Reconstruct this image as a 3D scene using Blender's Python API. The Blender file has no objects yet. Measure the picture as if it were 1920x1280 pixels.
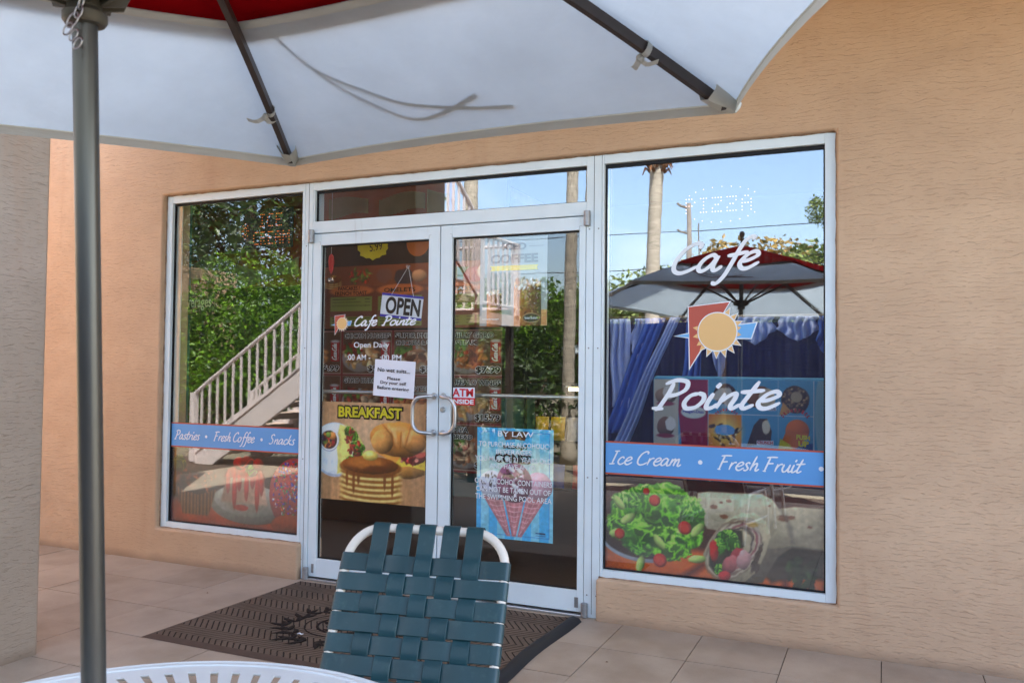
import bpy, bmesh, math, random
import numpy as np
from mathutils import Vector, Matrix

S = bpy.context.scene
COL = S.collection
R_ = math.radians
random.seed(7)

# ------------------------------------------------------------------ camera, light, exposure
def look_matrix(yaw, pitch, roll, loc):
    fw = Vector((-math.sin(yaw)*math.cos(pitch), math.cos(yaw)*math.cos(pitch), math.sin(pitch)))
    r = Vector((math.cos(yaw), math.sin(yaw), 0)); u = r.cross(fw)
    r2 = r*math.cos(roll)+u*math.sin(roll); u2 = -r*math.sin(roll)+u*math.cos(roll)
    m = Matrix((r2, u2, -fw)).transposed().to_4x4(); m.translation = loc
    return m
cam_d = bpy.data.cameras.new('camera'); cam = bpy.data.objects.new('camera', cam_d); COL.objects.link(cam)
cam.matrix_world = look_matrix(R_(23.862), R_(1.788), R_(0.595), Vector((3.318, -4.349, 1.339)))
cam_d.sensor_width = 36; cam_d.lens = 29.55; cam_d.clip_start = .05; cam_d.clip_end = 2000
cam_d.dof.use_dof = True; cam_d.dof.focus_distance = 4.9; cam_d.dof.aperture_fstop = 9.0
S.camera = cam

SUN_EL, SUN_AZ = R_(60), R_(35)          # azimuth from +Y towards +X
w = bpy.data.worlds.new('World'); S.world = w; w.use_nodes = True
nt = w.node_tree; nt.nodes.clear()
sky = nt.nodes.new('ShaderNodeTexSky'); sky.sky_type = 'NISHITA'; sky.sun_disc = False
sky.sun_elevation = SUN_EL; sky.sun_rotation = SUN_AZ; sky.air_density = 1.0; sky.dust_density = 3.0; sky.ozone_density = 1.0
bg = nt.nodes.new('ShaderNodeBackground'); bg.inputs[1].default_value = .15
ow = nt.nodes.new('ShaderNodeOutputWorld')
# thin high cloud, the same all round the sky
tcw = nt.nodes.new('ShaderNodeTexCoord'); mpw = nt.nodes.new('ShaderNodeMapping'); mpw.inputs['Scale'].default_value = (1.6, 1.6, 4.5); nt.links.new(tcw.outputs['Generated'], mpw.inputs[0])
nz_ = nt.nodes.new('ShaderNodeTexNoise'); nz_.inputs['Scale'].default_value = 2.4; nz_.inputs['Detail'].default_value = 6; nz_.inputs['Distortion'].default_value = .5; nt.links.new(mpw.outputs[0], nz_.inputs['Vector'])
mr_ = nt.nodes.new('ShaderNodeMapRange'); mr_.inputs[1].default_value = .50; mr_.inputs[2].default_value = .74; mr_.inputs[3].default_value = 0; mr_.inputs[4].default_value = .55; nt.links.new(nz_.outputs['Fac'], mr_.inputs[0])
mxw = nt.nodes.new('ShaderNodeMix'); mxw.data_type = 'RGBA'; nt.links.new(mr_.outputs[0], mxw.inputs[0]); nt.links.new(sky.outputs[0], mxw.inputs[6]); mxw.inputs[7].default_value = (5.2, 5.5, 6.0, 1)
nt.links.new(mxw.outputs[2], bg.inputs[0]); nt.links.new(bg.outputs[0], ow.inputs[0])
sd = bpy.data.lights.new('sun', 'SUN'); sd.energy = 4.2; sd.angle = R_(.53); sd.color = (1, .95, .87)
so = bpy.data.objects.new('sun', sd); COL.objects.link(so); so.location = (0, 20, 30)
sv = Vector((math.sin(SUN_AZ)*math.cos(SUN_EL), math.cos(SUN_AZ)*math.cos(SUN_EL), math.sin(SUN_EL)))
so.rotation_euler = sv.to_track_quat('Z', 'Y').to_euler()
S.view_settings.view_transform = 'Standard'; S.view_settings.look = 'None'
S.view_settings.gamma = 1; S.view_settings.use_curve_mapping = False
S.view_settings.exposure = 2.95
S.render.engine = 'CYCLES'
cy = S.cycles
cy.max_bounces = 10; cy.diffuse_bounces = 5; cy.glossy_bounces = 5; cy.transparent_max_bounces = 14; cy.transmission_bounces = 6
cy.sample_clamp_indirect = 8; cy.caustics_reflective = False; cy.caustics_refractive = False

# ------------------------------------------------------------------ helpers
def lin(c):
    c = np.asarray(c, float)
    if c.max() > 1.0: c = c/255.
    return np.where(c <= .04045, c/12.92, ((c+.055)/1.055)**2.4)
def rgba(c): l = lin(c); return (float(l[0]), float(l[1]), float(l[2]), 1)

class MB:
    def __init__(s): s.v = []; s.f = []; s.marks = []
    def mark(s): s.marks.append((len(s.v), len(s.f)))
    def add(s, vs, fs):
        o = len(s.v); s.v += [tuple(p) for p in vs]; s.f += [tuple(i+o for i in f) for f in fs]; return s
    def box(s, x0, x1, y0, y1, z0, z1):
        return s.add([(x0,y0,z0),(x1,y0,z0),(x1,y1,z0),(x0,y1,z0),(x0,y0,z1),(x1,y0,z1),(x1,y1,z1),(x0,y1,z1)],
                     [(0,3,2,1),(4,5,6,7),(0,1,5,4),(1,2,6,5),(2,3,7,6),(3,0,4,7)])
    def tube(s, pts, r, n=12, cap=True, closed=False):
        pts = [Vector(p) for p in pts]; m = len(pts); rr = r if hasattr(r, '__len__') else [r]*m
        vs = []; up = None
        for i, p in enumerate(pts):
            if closed: t = (pts[(i+1) % m]-pts[i-1]).normalized()
            else: t = (pts[min(i+1, m-1)]-pts[max(i-1, 0)]).normalized()
            if up is None:
                a = Vector((0,0,1)) if abs(t.z) < .9 else Vector((0,1,0)); up = (a-t*a.dot(t)).normalized()
            else: up = (up-t*up.dot(t)).normalized()
            b = t.cross(up)
            for k in range(n):
                q = 2*math.pi*k/n; vs.append(p+(up*math.cos(q)+b*math.sin(q))*rr[i])
        fs = []
        for i in range(m if closed else m-1):
            j = (i+1) % m
            for k in range(n): fs.append((i*n+k, i*n+(k+1) % n, j*n+(k+1) % n, j*n+k))
        if cap and not closed: fs.append(tuple(range(n))[::-1]); fs.append(tuple((m-1)*n+k for k in range(n)))
        return s.add(vs, fs)
    def lathe(s, prof, c=(0,0,0), n=24, ax=None):
        vs = []; fs = []
        for r, z in prof:
            for k in range(n):
                q = 2*math.pi*k/n; vs.append(Vector((r*math.cos(q), r*math.sin(q), z)))
        for i in range(len(prof)-1):
            for k in range(n): fs.append((i*n+k, i*n+(k+1) % n, (i+1)*n+(k+1) % n, (i+1)*n+k))
        fs.append(tuple(range(n))[::-1]); fs.append(tuple((len(prof)-1)*n+k for k in range(n)))
        if ax is not None:
            q = Vector((0,0,1)).rotation_difference(Vector(ax)); vs = [q @ v for v in vs]
        return s.add([v+Vector(c) for v in vs], fs)
    def poly(s, pts, y):                      # polygon in the XZ plane
        return s.add([(x, y, z) for x, z in pts], [tuple(range(len(pts)))])
    def ribbon(s, pts, wd, y, dy=0):          # flat brush stroke in XZ plane
        pts = [Vector((p[0], p[1])) for p in pts]; n = len(pts); vs = []
        for i, p in enumerate(pts):
            t = (pts[min(i+1, n-1)]-pts[max(i-1, 0)]).normalized(); nn = Vector((-t.y, t.x))
            a = math.atan2(t.y, t.x); k = .72+.42*abs(math.sin(a-.5))
            e = min(1, .55+min(i, n-1-i)*.25)
            h = nn*wd*.5*k*e
            vs += [(p.x+h.x, y+dy*i, p.y+h.y), (p.x-h.x, y+dy*i, p.y-h.y)]
        return s.add(vs, [(2*i, 2*i+1, 2*i+3, 2*i+2) for i in range(n-1)])
    def mesh(s, name):
        me = bpy.data.meshes.new(name); me.from_pydata(s.v, [], s.f); me.validate(); me.update(); return me
    def build(s, name, mat, parent=None, smooth=False, bevel=0, M=None, seg=2):
        if 'lettering' in name and len(s.marks) > 1:      # every word or line is a piece of its own
            mk = s.marks+[(len(s.v), len(s.f))]; last = None
            if mk[0][0] > 0: mk[0] = (0, 0)
            for (a, b), (c, d) in zip(mk[:-1], mk[1:]):
                if d == b: continue
                q = MB(); q.v = s.v[a:c]; q.f = [tuple(i-a for i in f) for f in s.f[b:d]]; last = q.build(name, mat, parent, smooth)
            return last
        if M is not None: s.v = [tuple(M @ Vector(p)) for p in s.v]
        me = s.mesh(name); return obj(name, me, mat, parent, smooth, bevel, seg)

def obj(name, me, mat, parent=None, smooth=False, bevel=0, seg=2):
    if mat and not me.materials: me.materials.append(mat)
    o = bpy.data.objects.new(name, me); COL.objects.link(o)
    if parent: o.parent = parent
    if smooth:
        me.polygons.foreach_set('use_smooth', [True]*len(me.polygons))
        if smooth == 'auto':
            bm = bmesh.new(); bm.from_mesh(me)
            for e in bm.edges:
                if len(e.link_faces) == 2 and e.calc_face_angle(0) > .7: e.smooth = False
            bm.to_mesh(me); bm.free()
    if bevel:
        b = o.modifiers.new('bevel', 'BEVEL'); b.width = bevel; b.segments = seg; b.limit_method = 'ANGLE'; b.harden_normals = False
    return o
def tag(o, label=None, cat=None, group=None, kind=None):
    if label: o['label'] = label
    if cat: o['category'] = cat
    if group: o['group'] = group
    if kind: o['kind'] = kind
    return o
def thing(name, label, cat, loc=(0,0,0), rz=0, group=None):
    o = bpy.data.objects.new(name, None); COL.objects.link(o); o.location = loc; o.rotation_euler = (0,0,rz); o.empty_display_size = .2
    return tag(o, label, cat, group)
def copy_tree(o, parent=None):
    c = o.copy(); COL.objects.link(c); c.parent = parent
    for ch in [x for x in bpy.data.objects if x.parent == o]: copy_tree(ch, c)
    return c

# ---- materials
def N(t, k, **kw):
    n = t.nodes.new(k)
    for a, v in kw.items(): setattr(n, a, v)
    return n
def base_mat(name, rough=.6, spec=.5):
    m = bpy.data.materials.new(name); m.use_nodes = True; t = m.node_tree; b = t.nodes['Principled BSDF']
    b.inputs['Roughness'].default_value = rough; b.inputs['Specular IOR Level'].default_value = spec
    return m, t, b
def coords(t, scale=(1,1,1), obj_=False):
    tc = N(t, 'ShaderNodeTexCoord'); mp = N(t, 'ShaderNodeMapping'); mp.inputs['Scale'].default_value = scale
    t.links.new(tc.outputs['Object'], mp.inputs[0]); return mp.outputs[0]
def noise(t, co, scale, detail=4, rough=.55, dist=0):
    n = N(t, 'ShaderNodeTexNoise'); n.inputs['Scale'].default_value = scale; n.inputs['Detail'].default_value = detail
    n.inputs['Roughness'].default_value = rough; n.inputs['Distortion'].default_value = dist
    t.links.new(co, n.inputs['Vector']); return n.outputs['Fac']
def ramp(t, fac, stops):
    r = N(t, 'ShaderNodeValToRGB'); e = r.color_ramp.elements
    while len(e) < len(stops): e.new(.5)
    for i, (p, c) in enumerate(stops):
        e[i].position = p; e[i].color = c if len(c) == 4 else rgba(c)
    t.links.new(fac, r.inputs[0]); return r.outputs[0]
def math_(t, op, a, b=None, c=None):
    n = N(t, 'ShaderNodeMath', operation=op)
    for i, v in enumerate((a, b, c)):
        if v is None: continue
        if isinstance(v, (int, float)): n.inputs[i].default_value = v
        else: t.links.new(v, n.inputs[i])
    return n.outputs[0]
def bump(t, b, h, strength=.3, dist=.002, prev=None):
    n = N(t, 'ShaderNodeBump'); n.inputs['Strength'].default_value = strength; n.inputs['Distance'].default_value = dist
    t.links.new(h, n.inputs['Height'])
    if prev: t.links.new(prev, n.inputs['Normal'])
    t.links.new(n.outputs[0], b.inputs['Normal']); return n.outputs[0]
def simple(name, c, rough=.6, spec=.5, var=.12, sc=6, bmp=0, metal=0, bsc=200, scale=(1,1,1)):
    m, t, b = base_mat(name, rough, spec); b.inputs['Metallic'].default_value = metal
    co = coords(t, scale); f = noise(t, co, sc, 5)
    l = lin(c); lo = tuple(float(x) for x in l*(1-var))+(1,); hi = tuple(float(min(1, x)) for x in l*(1+var))+(1,)
    t.links.new(ramp(t, f, [(.3, lo), (.7, hi)]), b.inputs['Base Color'])
    if bmp: bump(t, b, noise(t, co, bsc, 3), bmp, .001)
    return m

def mat_stucco(name='peach_stucco', lo=(196,150,114), hi=(206,160,123)):
    m, t, b = base_mat(name, .85, .25)
    tc = N(t, 'ShaderNodeTexCoord')
    def mp(s):
        q = N(t, 'ShaderNodeMapping'); q.inputs['Scale'].default_value = s; t.links.new(tc.outputs['Object'], q.inputs[0]); return q.outputs[0]
    big = noise(t, mp((1,1,1)), .9, 4)
    # overlapping trowel laps : broken, wandering, nearly level edges
    sx0 = N(t, 'ShaderNodeSeparateXYZ'); t.links.new(tc.outputs['Object'], sx0.inputs[0])
    def laps(fr, n1, a1, n2, a2, thr0, thr1, mscale, seed):
        p = math_(t, 'ADD', math_(t, 'MULTIPLY', sx0.outputs[2], fr), math_(t, 'ADD', math_(t, 'MULTIPLY', noise(t, mp(n1), 1.0, 3, .5), a1), math_(t, 'MULTIPLY', noise(t, mp(n2), 1.0, 4, .6), a2)))
        f = math_(t, 'FRACT', math_(t, 'ADD', p, seed))
        e = N(t, 'ShaderNodeMapRange'); e.interpolation_type = 'SMOOTHSTEP'; e.inputs[1].default_value = 0; e.inputs[2].default_value = .13; t.links.new(f, e.inputs[0])
        e2 = N(t, 'ShaderNodeMapRange'); e2.interpolation_type = 'SMOOTHSTEP'; e2.inputs[1].default_value = 1; e2.inputs[2].default_value = .955; t.links.new(f, e2.inputs[0])
        v = math_(t, 'MULTIPLY', e.outputs[0], e2.outputs[0])
        mk = N(t, 'ShaderNodeMapRange'); mk.inputs[1].default_value = thr0; mk.inputs[2].default_value = thr1; t.links.new(noise(t, mp(mscale), 1.0, 4, .6), mk.inputs[0])
        inv = math_(t, 'MULTIPLY', math_(t, 'SUBTRACT', 1, v), mk.outputs[0])
        return math_(t, 'SUBTRACT', 1, inv), math_(t, 'MULTIPLY', f, mk.outputs[0])
    v1, l1 = laps(40, (2.2,2.2,5), 5.0, (11,11,20), 1.6, .46, .57, (20,20,44), 0)
    v2, l2 = laps(70, (3.0,3.0,8), 5.0, (17,17,30), 1.8, .49, .58, (28,28,60), .37)
    ridge = math_(t, 'MULTIPLY', v1, v2)
    lumps = noise(t, mp((12,12,30)), 1.0, 4, .55)
    fine = noise(t, mp((1,1,1)), 190, 2)
    h = math_(t, 'ADD', math_(t, 'ADD', math_(t, 'MULTIPLY', ridge, .60), math_(t, 'MULTIPLY', l1, .22)), math_(t, 'ADD', math_(t, 'MULTIPLY', lumps, .42), math_(t, 'MULTIPLY', fine, .16)))
    bump(t, b, h, .62, .005)
    lo_, hi_ = lin(lo), lin(hi); c0 = ramp(t, math_(t, 'ADD', math_(t, 'MULTIPLY', big, .6), math_(t, 'MULTIPLY', noise(t, mp((1,1,1.6)), 3.3, 6, .65), .4)), [(.34, tuple(float(x) for x in lo_*.90)+(1,)), (.5, lo), (.66, hi)])
    mx = N(t, 'ShaderNodeMix'); mx.data_type = 'RGBA'; mx.blend_type = 'MULTIPLY'
    mark_tone = N(t, 'ShaderNodeMapRange'); mark_tone.inputs[1].default_value = 0; mark_tone.inputs[2].default_value = 1; mark_tone.inputs[3].default_value = .90; mark_tone.inputs[4].default_value = 1  # darker along the edges of the trowel laps
    t.links.new(ridge, mark_tone.inputs[0])
    cc = N(t, 'ShaderNodeCombineColor')
    for i in range(3): t.links.new(mark_tone.outputs[0], cc.inputs[i])
    mx.inputs[0].default_value = 1; t.links.new(c0, mx.inputs[6]); t.links.new(cc.outputs[0], mx.inputs[7])
    # damp grime right above the floor
    sx = N(t, 'ShaderNodeSeparateXYZ'); t.links.new(tc.outputs['Object'], sx.inputs[0])
    g = math_(t, 'ADD', sx.outputs[2], math_(t, 'MULTIPLY', noise(t, mp((3,3,6)), 2.0, 5), -.05))
    gm = N(t, 'ShaderNodeMapRange'); gm.inputs[1].default_value = -.03; gm.inputs[2].default_value = .03; gm.inputs[3].default_value = .55; gm.inputs[4].default_value = 0; t.links.new(g, gm.inputs[0])
    m2 = N(t, 'ShaderNodeMix'); m2.data_type = 'RGBA'; t.links.new(gm.outputs[0], m2.inputs[0]); t.links.new(mx.outputs[2], m2.inputs[6]); m2.inputs[7].default_value = rgba((120,100,84))
    # vertical rain streak staining
    st = noise(t, mp((7,7,.6)), 1.0, 5, .6); sm = N(t, 'ShaderNodeMapRange'); sm.inputs[1].default_value = .56; sm.inputs[2].default_value = .8; sm.inputs[3].default_value = 0; sm.inputs[4].default_value = .35
    t.links.new(st, sm.inputs[0]); m3 = N(t, 'ShaderNodeMix'); m3.data_type = 'RGBA'; t.links.new(sm.outputs[0], m3.inputs[0]); t.links.new(m2.outputs[2], m3.inputs[6]); m3.inputs[7].default_value = rgba((176,138,108))
    t.links.new(m3.outputs[2], b.inputs['Base Color'])
    return m
def mat_glass(name, R0=.062, tint=(.95,.975,.965), wav=.0022, smear=.5):
    m = bpy.data.materials.new(name); m.use_nodes = True; t = m.node_tree; t.nodes.clear()
    out = N(t, 'ShaderNodeOutputMaterial'); tr = N(t, 'ShaderNodeBsdfTransparent'); gl = N(t, 'ShaderNodeBsdfGlossy'); gl.inputs['Roughness'].default_value = 0.0
    tr.inputs[0].default_value = (*tint, 1); gl.inputs[0].default_value = (.97,.985,1,1)
    lw = N(t, 'ShaderNodeLayerWeight'); lw.inputs[0].default_value = .5
    f = math_(t, 'ADD', R0, math_(t, 'MULTIPLY', math_(t, 'POWER', lw.outputs['Facing'], 5), 1-R0))
    mx = N(t, 'ShaderNodeMixShader'); t.links.new(f, mx.inputs[0]); t.links.new(tr.outputs[0], mx.inputs[1]); t.links.new(gl.outputs[0], mx.inputs[2])
    # thin film of dust and dried streaks
    df = N(t, 'ShaderNodeBsdfDiffuse'); df.inputs[0].default_value = (.7,.72,.72,1)
    co = coords(t, (30,1,1.2)); s = noise(t, co, 1.6, 6, .65); k = N(t, 'ShaderNodeMapRange'); k.inputs[1].default_value = .42; k.inputs[2].default_value = .8; k.inputs[3].default_value = .001; k.inputs[4].default_value = .022*smear
    t.links.new(s, k.inputs[0]); m2 = N(t, 'ShaderNodeMixShader'); t.links.new(k.outputs[0], m2.inputs[0]); t.links.new(mx.outputs[0], m2.inputs[1]); t.links.new(df.outputs[0], m2.inputs[2])
    bn = N(t, 'ShaderNodeBump'); bn.inputs['Strength'].default_value = 1; bn.inputs['Distance'].default_value = wav*.1
    t.links.new(noise(t, coords(t, (1,1,1.6)), 2.6, 1, .4), bn.inputs['Height']); t.links.new(bn.outputs[0], gl.inputs['Normal'])
    t.links.new(m2.outputs[0], out.inputs[0]); return m
def mat_cloth(name, c, trans=.35, sc=900):
    m = bpy.data.materials.new(name); m.use_nodes = True; t = m.node_tree; t.nodes.clear()
    out = N(t, 'ShaderNodeOutputMaterial'); d = N(t, 'ShaderNodeBsdfDiffuse'); tl = N(t, 'ShaderNodeBsdfTranslucent'); mx = N(t, 'ShaderNodeMixShader')
    co = coords(t); f = noise(t, co, 3.5, 5, .6); l = lin(c)
    col = ramp(t, f, [(.25, tuple(float(x) for x in l*.84)+(1,)), (.7, tuple(float(x) for x in l)+(1,))])
    t.links.new(col, d.inputs[0]); t.links.new(col, tl.inputs[0]); mx.inputs[0].default_value = trans
    bn = N(t, 'ShaderNodeBump'); bn.inputs['Strength'].default_value = .5; bn.inputs['Distance'].default_value = .006
    h = math_(t, 'ADD', math_(t, 'ADD', noise(t, co, 9, 4), math_(t, 'MULTIPLY', noise(t, coords(t, (2.5,2.5,14)), 2, 3, .5, 1.0), 1.6)), math_(t, 'MULTIPLY', noise(t, co, sc, 1), .06)); t.links.new(h, bn.inputs['Height']); t.links.new(bn.outputs[0], d.inputs['Normal'])
    t.links.new(d.outputs[0], mx.inputs[1]); t.links.new(tl.outputs[0], mx.inputs[2]); t.links.new(mx.outputs[0], out.inputs[0]); return m
def mat_tile():
    m, t, b = base_mat('beige_floor_tile', .55, .3)
    oi = N(t, 'ShaderNodeObjectInfo'); tc = N(t, 'ShaderNodeTexCoord')
    ad = N(t, 'ShaderNodeVectorMath', operation='ADD'); t.links.new(tc.outputs['Object'], ad.inputs[0]); t.links.new(oi.outputs['Location'], ad.inputs[1])
    f = math_(t, 'ADD', math_(t, 'MULTIPLY', noise(t, ad.outputs[0], 2.3, 6, .6), .8), math_(t, 'MULTIPLY', oi.outputs['Random'], .10))
    f2 = noise(t, ad.outputs[0], 260, 2)
    c = ramp(t, f, [(.28, (146,130,112)), (.5, (168,152,134)), (.75, (180,163,146))])
    sp = ramp(t, f2, [(.3, (.86,.86,.86,1)), (.5, (1,1,1,1))])
    mx = N(t, 'ShaderNodeMix'); mx.data_type = 'RGBA'; mx.blend_type = 'MULTIPLY'; mx.inputs[0].default_value = 1; t.links.new(c, mx.inputs[6]); t.links.new(sp, mx.inputs[7])
    # spill stains and scuffs
    s = noise(t, ad.outputs[0], 1.15, 3, .5, .6); k = N(t, 'ShaderNodeMapRange'); k.inputs[1].default_value = .60; k.inputs[2].default_value = .66; k.inputs[3].default_value = 0; k.inputs[4].default_value = .16; t.links.new(s, k.inputs[0])
    m2 = N(t, 'ShaderNodeMix'); m2.data_type = 'RGBA'; t.links.new(k.outputs[0], m2.inputs[0]); t.links.new(mx.outputs[2], m2.inputs[6]); m2.inputs[7].default_value = rgba((118,97,80))
    t.links.new(m2.outputs[2], b.inputs['Base Color']); bump(t, b, math_(t, 'ADD', f2, noise(t, ad.outputs[0], 14, 3)), .18, .0015)
    return m
def mat_leaf(name, lo, hi, trans=.35):
    m = bpy.data.materials.new(name); m.use_nodes = True; t = m.node_tree; t.nodes.clear()
    out = N(t, 'ShaderNodeOutputMaterial'); p = N(t, 'ShaderNodeBsdfPrincipled'); p.inputs['Roughness'].default_value = .42
    tl = N(t, 'ShaderNodeBsdfTranslucent'); mx = N(t, 'ShaderNodeMixShader'); mx.inputs[0].default_value = trans
    ge = N(t, 'ShaderNodeNewGeometry'); c = ramp(t, ge.outputs['Random Per Island'], [(0, lo), (.7, hi), (1, tuple(min(255, int(x*1.25)) for x in hi))])
    t.links.new(c, p.inputs['Base Color']); t.links.new(c, tl.inputs[0]); t.links.new(p.outputs[0], mx.inputs[1]); t.links.new(tl.outputs[0], mx.inputs[2]); t.links.new(mx.outputs[0], out.inputs[0]); return m
def mat_print(name='printed_film', rough=.35):
    m, t, b = base_mat(name, rough, .4); a = N(t, 'ShaderNodeVertexColor'); a.layer_name = 'Col'; t.links.new(a.outputs[0], b.inputs['Base Color']); return m
def mat_emit(name, c, s):
    m = bpy.data.materials.new(name); m.use_nodes = True; b = m.node_tree.nodes['Principled BSDF']; b.inputs['Base Color'].default_value = rgba(c)
    b.inputs['Emission Color'].default_value = rgba(c); b.inputs['Emission Strength'].default_value = s; return m

M = {}
M['stucco'] = mat_stucco('peach_stucco', (194,163,133), (204,173,142))
M['frame'] = simple('white_frame_paint', (216,228,232), .42, .45, .04, 3, .05)
def worn(name, c, mark_tone, rough, streak=(14,14,1.2), amt=.5, thr=.58, bmp=.05, rnd=0):
    m, t, b = base_mat(name, rough, .5); co = coords(t); l = lin(c); d = lin(mark_tone)
    f = noise(t, co, 5, 5); base = ramp(t, f, [(.3, tuple(float(x) for x in l*.95)+(1,)), (.7, tuple(float(min(1,x)) for x in l*1.04)+(1,))])
    s_ = noise(t, coords(t, streak), 1.0, 6, .68); k = N(t, 'ShaderNodeMapRange'); k.inputs[1].default_value = thr; k.inputs[2].default_value = thr+.2; k.inputs[3].default_value = 0; k.inputs[4].default_value = amt; t.links.new(s_, k.inputs[0])
    mx = N(t, 'ShaderNodeMix'); mx.data_type = 'RGBA'; t.links.new(k.outputs[0], mx.inputs[0]); t.links.new(base, mx.inputs[6]); mx.inputs[7].default_value = tuple(float(x) for x in d)+(1,)
    out = mx.outputs[2]
    if rnd:
        oi = N(t, 'ShaderNodeObjectInfo'); hs = N(t, 'ShaderNodeHueSaturation'); hs.inputs['Saturation'].default_value = 1; t.links.new(math_(t, 'ADD', math_(t, 'MULTIPLY', oi.outputs['Random'], rnd), 1-rnd*.5), hs.inputs['Value']); t.links.new(out, hs.inputs['Color']); out = hs.outputs[0]
    t.links.new(out, b.inputs['Base Color']); rr = N(t, 'ShaderNodeMapRange'); rr.inputs[3].default_value = rough*.8; rr.inputs[4].default_value = min(1, rough*1.4); t.links.new(noise(t, co, 24, 4), rr.inputs[0]); t.links.new(rr.outputs[0], b.inputs['Roughness'])
    bump(t, b, noise(t, co, 220, 3), bmp, .001); return m
M['frame'] = worn('white_frame_paint', (216,228,232), (150,140,124), .40, (18,18,1.6), .45, .60)
M['gasket'] = simple('black_rubber_gasket', (22,22,24), .6, .3)
M['glass'] = mat_glass('window_glass')
M['glass_blue'] = mat_glass('window_glass_bluish', .128, (.90,.94,.98),   .003, 1.0)
M['glass_transom'] = mat_glass('transom_glass', .12, (.9,.95,.98))
M['glass_door'] = mat_glass('door_glass', .054, (.965,.98,.97))
M['tile'] = mat_tile()
M['grout'] = simple('floor_grout', (76,66,58), .9, .1, .2, 30)
M['paving'] = simple('dry_mulch_ground', (116,108,92), .95, .1, .3, 1.2, .2, bsc=60)
M['pillar'] = mat_stucco('shade_greyed_stucco', (172,156,138), (182,165,147))  # stucco copy greyed so the pillar's cool shade sits in its colour
M['pole'] = simple('worn_galvanised_pole', (92,92,88), .36, .5, .22, 14, .05, metal=.75, scale=(1,1,.15))
M['hub'] = simple('dark_olive_metal', (84,82,72), .5, .4, .15, 20, metal=.3)
M['rib'] = simple('dark_bronze_rib', (62,52,46), .45, .5, .12, 20)
M['white_cloth'] = mat_cloth('white_canvas', (197,209,214), .35)
M['cream_cloth'] = mat_cloth('cream_webbing', (200,202,194), .2)
M['red_cloth'] = mat_cloth('red_canvas', (122,8,12), .10)
M['piping'] = simple('cream_piping', (214,216,204), .7, .2)
M['chain'] = simple('steel_chain', (170,172,176), .3, .5, .1, 40, metal=1)
M['steel'] = simple('brushed_steel', (186,188,190), .32, .5, .08, 60, .04, metal=.85)
M['steel_dull'] = simple('dull_hinge_metal', (150,150,150), .45, .5, .15, 40, metal=.6)
M['vinyl'] = worn('green_vinyl_strap', (22,64,72), (92,122,118), .36, (30,30,30), .22, .56, .25, .28)
M['white_tube'] = worn('white_powder_coat', (226,220,208), (150,130,108), .35, (40,40,40), .4, .60, .12)
M['table'] = simple('white_table_enamel', (214,220,222), .38, .5, .05, 8, .1, bsc=300)
M['mat_rubber'] = simple('brown_mat_border', (78,62,52), .75, .3, .15, 20)
M['black_rubber'] = simple('black_mat_edge', (26,26,30), .6, .4)
M['white_vinyl'] = simple('white_lettering', (226,230,234), .45, .3, .03)
M['banner_blue'] = simple('banner_blue', (96,156,214), .4, .4, .04, 3)
M['brick_red'] = simple('banner_red', (180,84,66), .45, .4, .04)
M['sun_tan'] = simple('sun_tan', (226,184,122), .45, .4, .03)
M['arrow_blue'] = simple('arrow_blue', (108,170,220), .45, .4, .03)
M['paper'] = simple('white_paper', (224,226,234), .6, .2, .03)
M['ink'] = simple('black_ink', (34,28,26), .6, .2)
M['grey_ink'] = simple('grey_ink', (96,104,114), .6, .2)
M['sign_blue'] = simple('sign_blue', (58,54,170), .45, .3)
M['yellow'] = simple('yellow_ink', (232,214,40), .5, .3)
M['red'] = simple('red_print', (200,30,40), .45, .4)
M['orange'] = simple('orange_print', (206,112,40), .5, .3)
M['print'] = mat_print()
M['teal'] = simple('teal_counter', (44,98,100), .5, .4)
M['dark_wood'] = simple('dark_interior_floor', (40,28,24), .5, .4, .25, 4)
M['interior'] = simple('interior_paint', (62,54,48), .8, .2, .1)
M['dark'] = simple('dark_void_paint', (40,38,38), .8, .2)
M['terracotta'] = simple('terracotta_board', (156,66,36), .6, .3, .15, 4)
M['pleat'] = simple('pleated_fabric', (138,142,112), .8, .1, .15, 8)
M['bark'] = simple('palm_bark', (168,158,142), .9, .2, .28, 5, .6, bsc=30, scale=(1,1,6))
M['bark2'] = simple('tree_bark', (96,80,64), .9, .2, .28, 12, .6, bsc=30)
M['shag'] = simple('dead_frond_stubs', (120,84,58), .9, .2, .3, 20)
M['leaf'] = mat_leaf('hedge_leaf', (30,58,14), (104,142,34))
M['leaf_dark'] = mat_leaf('dark_leaf', (22,40,14), (62,84,30), .2)
M['leaf_grey'] = mat_leaf('far_leaf', (58,76,38), (122,134,72))
M['leaf_brown'] = mat_leaf('autumn_leaf', (96,84,40), (160,132,72))
M['frond'] = mat_leaf('palm_frond', (54,76,30), (126,146,66))
M['rail'] = simple('white_stair_rail', (216,206,204), .5, .4, .05)
M['step'] = simple('stair_concrete', (200,176,158), .8, .2, .1)
M['wood_pole'] = simple('grey_utility_pole', (120,112,104), .9, .2, .2, 8)
M['led'] = mat_emit('orange_led', (255,120,30), .16)
M['led_white'] = mat_emit('pale_led', (255,190,170), .3)
M['tube_light'] = mat_emit('fluorescent_tube', (255,216,150), 2.2)
M['bev'] = simple('pale_sign_lettering', (206,210,170), .6, .2)
M['stucco_bounce'] = mat_stucco('bounce_peach_stucco', (236,172,104), (244,182,114))  # extra orange so the unseen added wall bounces warmer light
M['panel_light'] = mat_emit('added_light_diffuser', (255,232,204), 6)
M['caulk'] = simple('grimy_caulking', (150,126,104), .8, .2, .35, 30)
M['screen'] = simple('added_screen_navy', (22,24,40), .9, .1, .2, 40)
M['navy'] = mat_cloth('navy_cloth', (22,26,74), .05)
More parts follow.
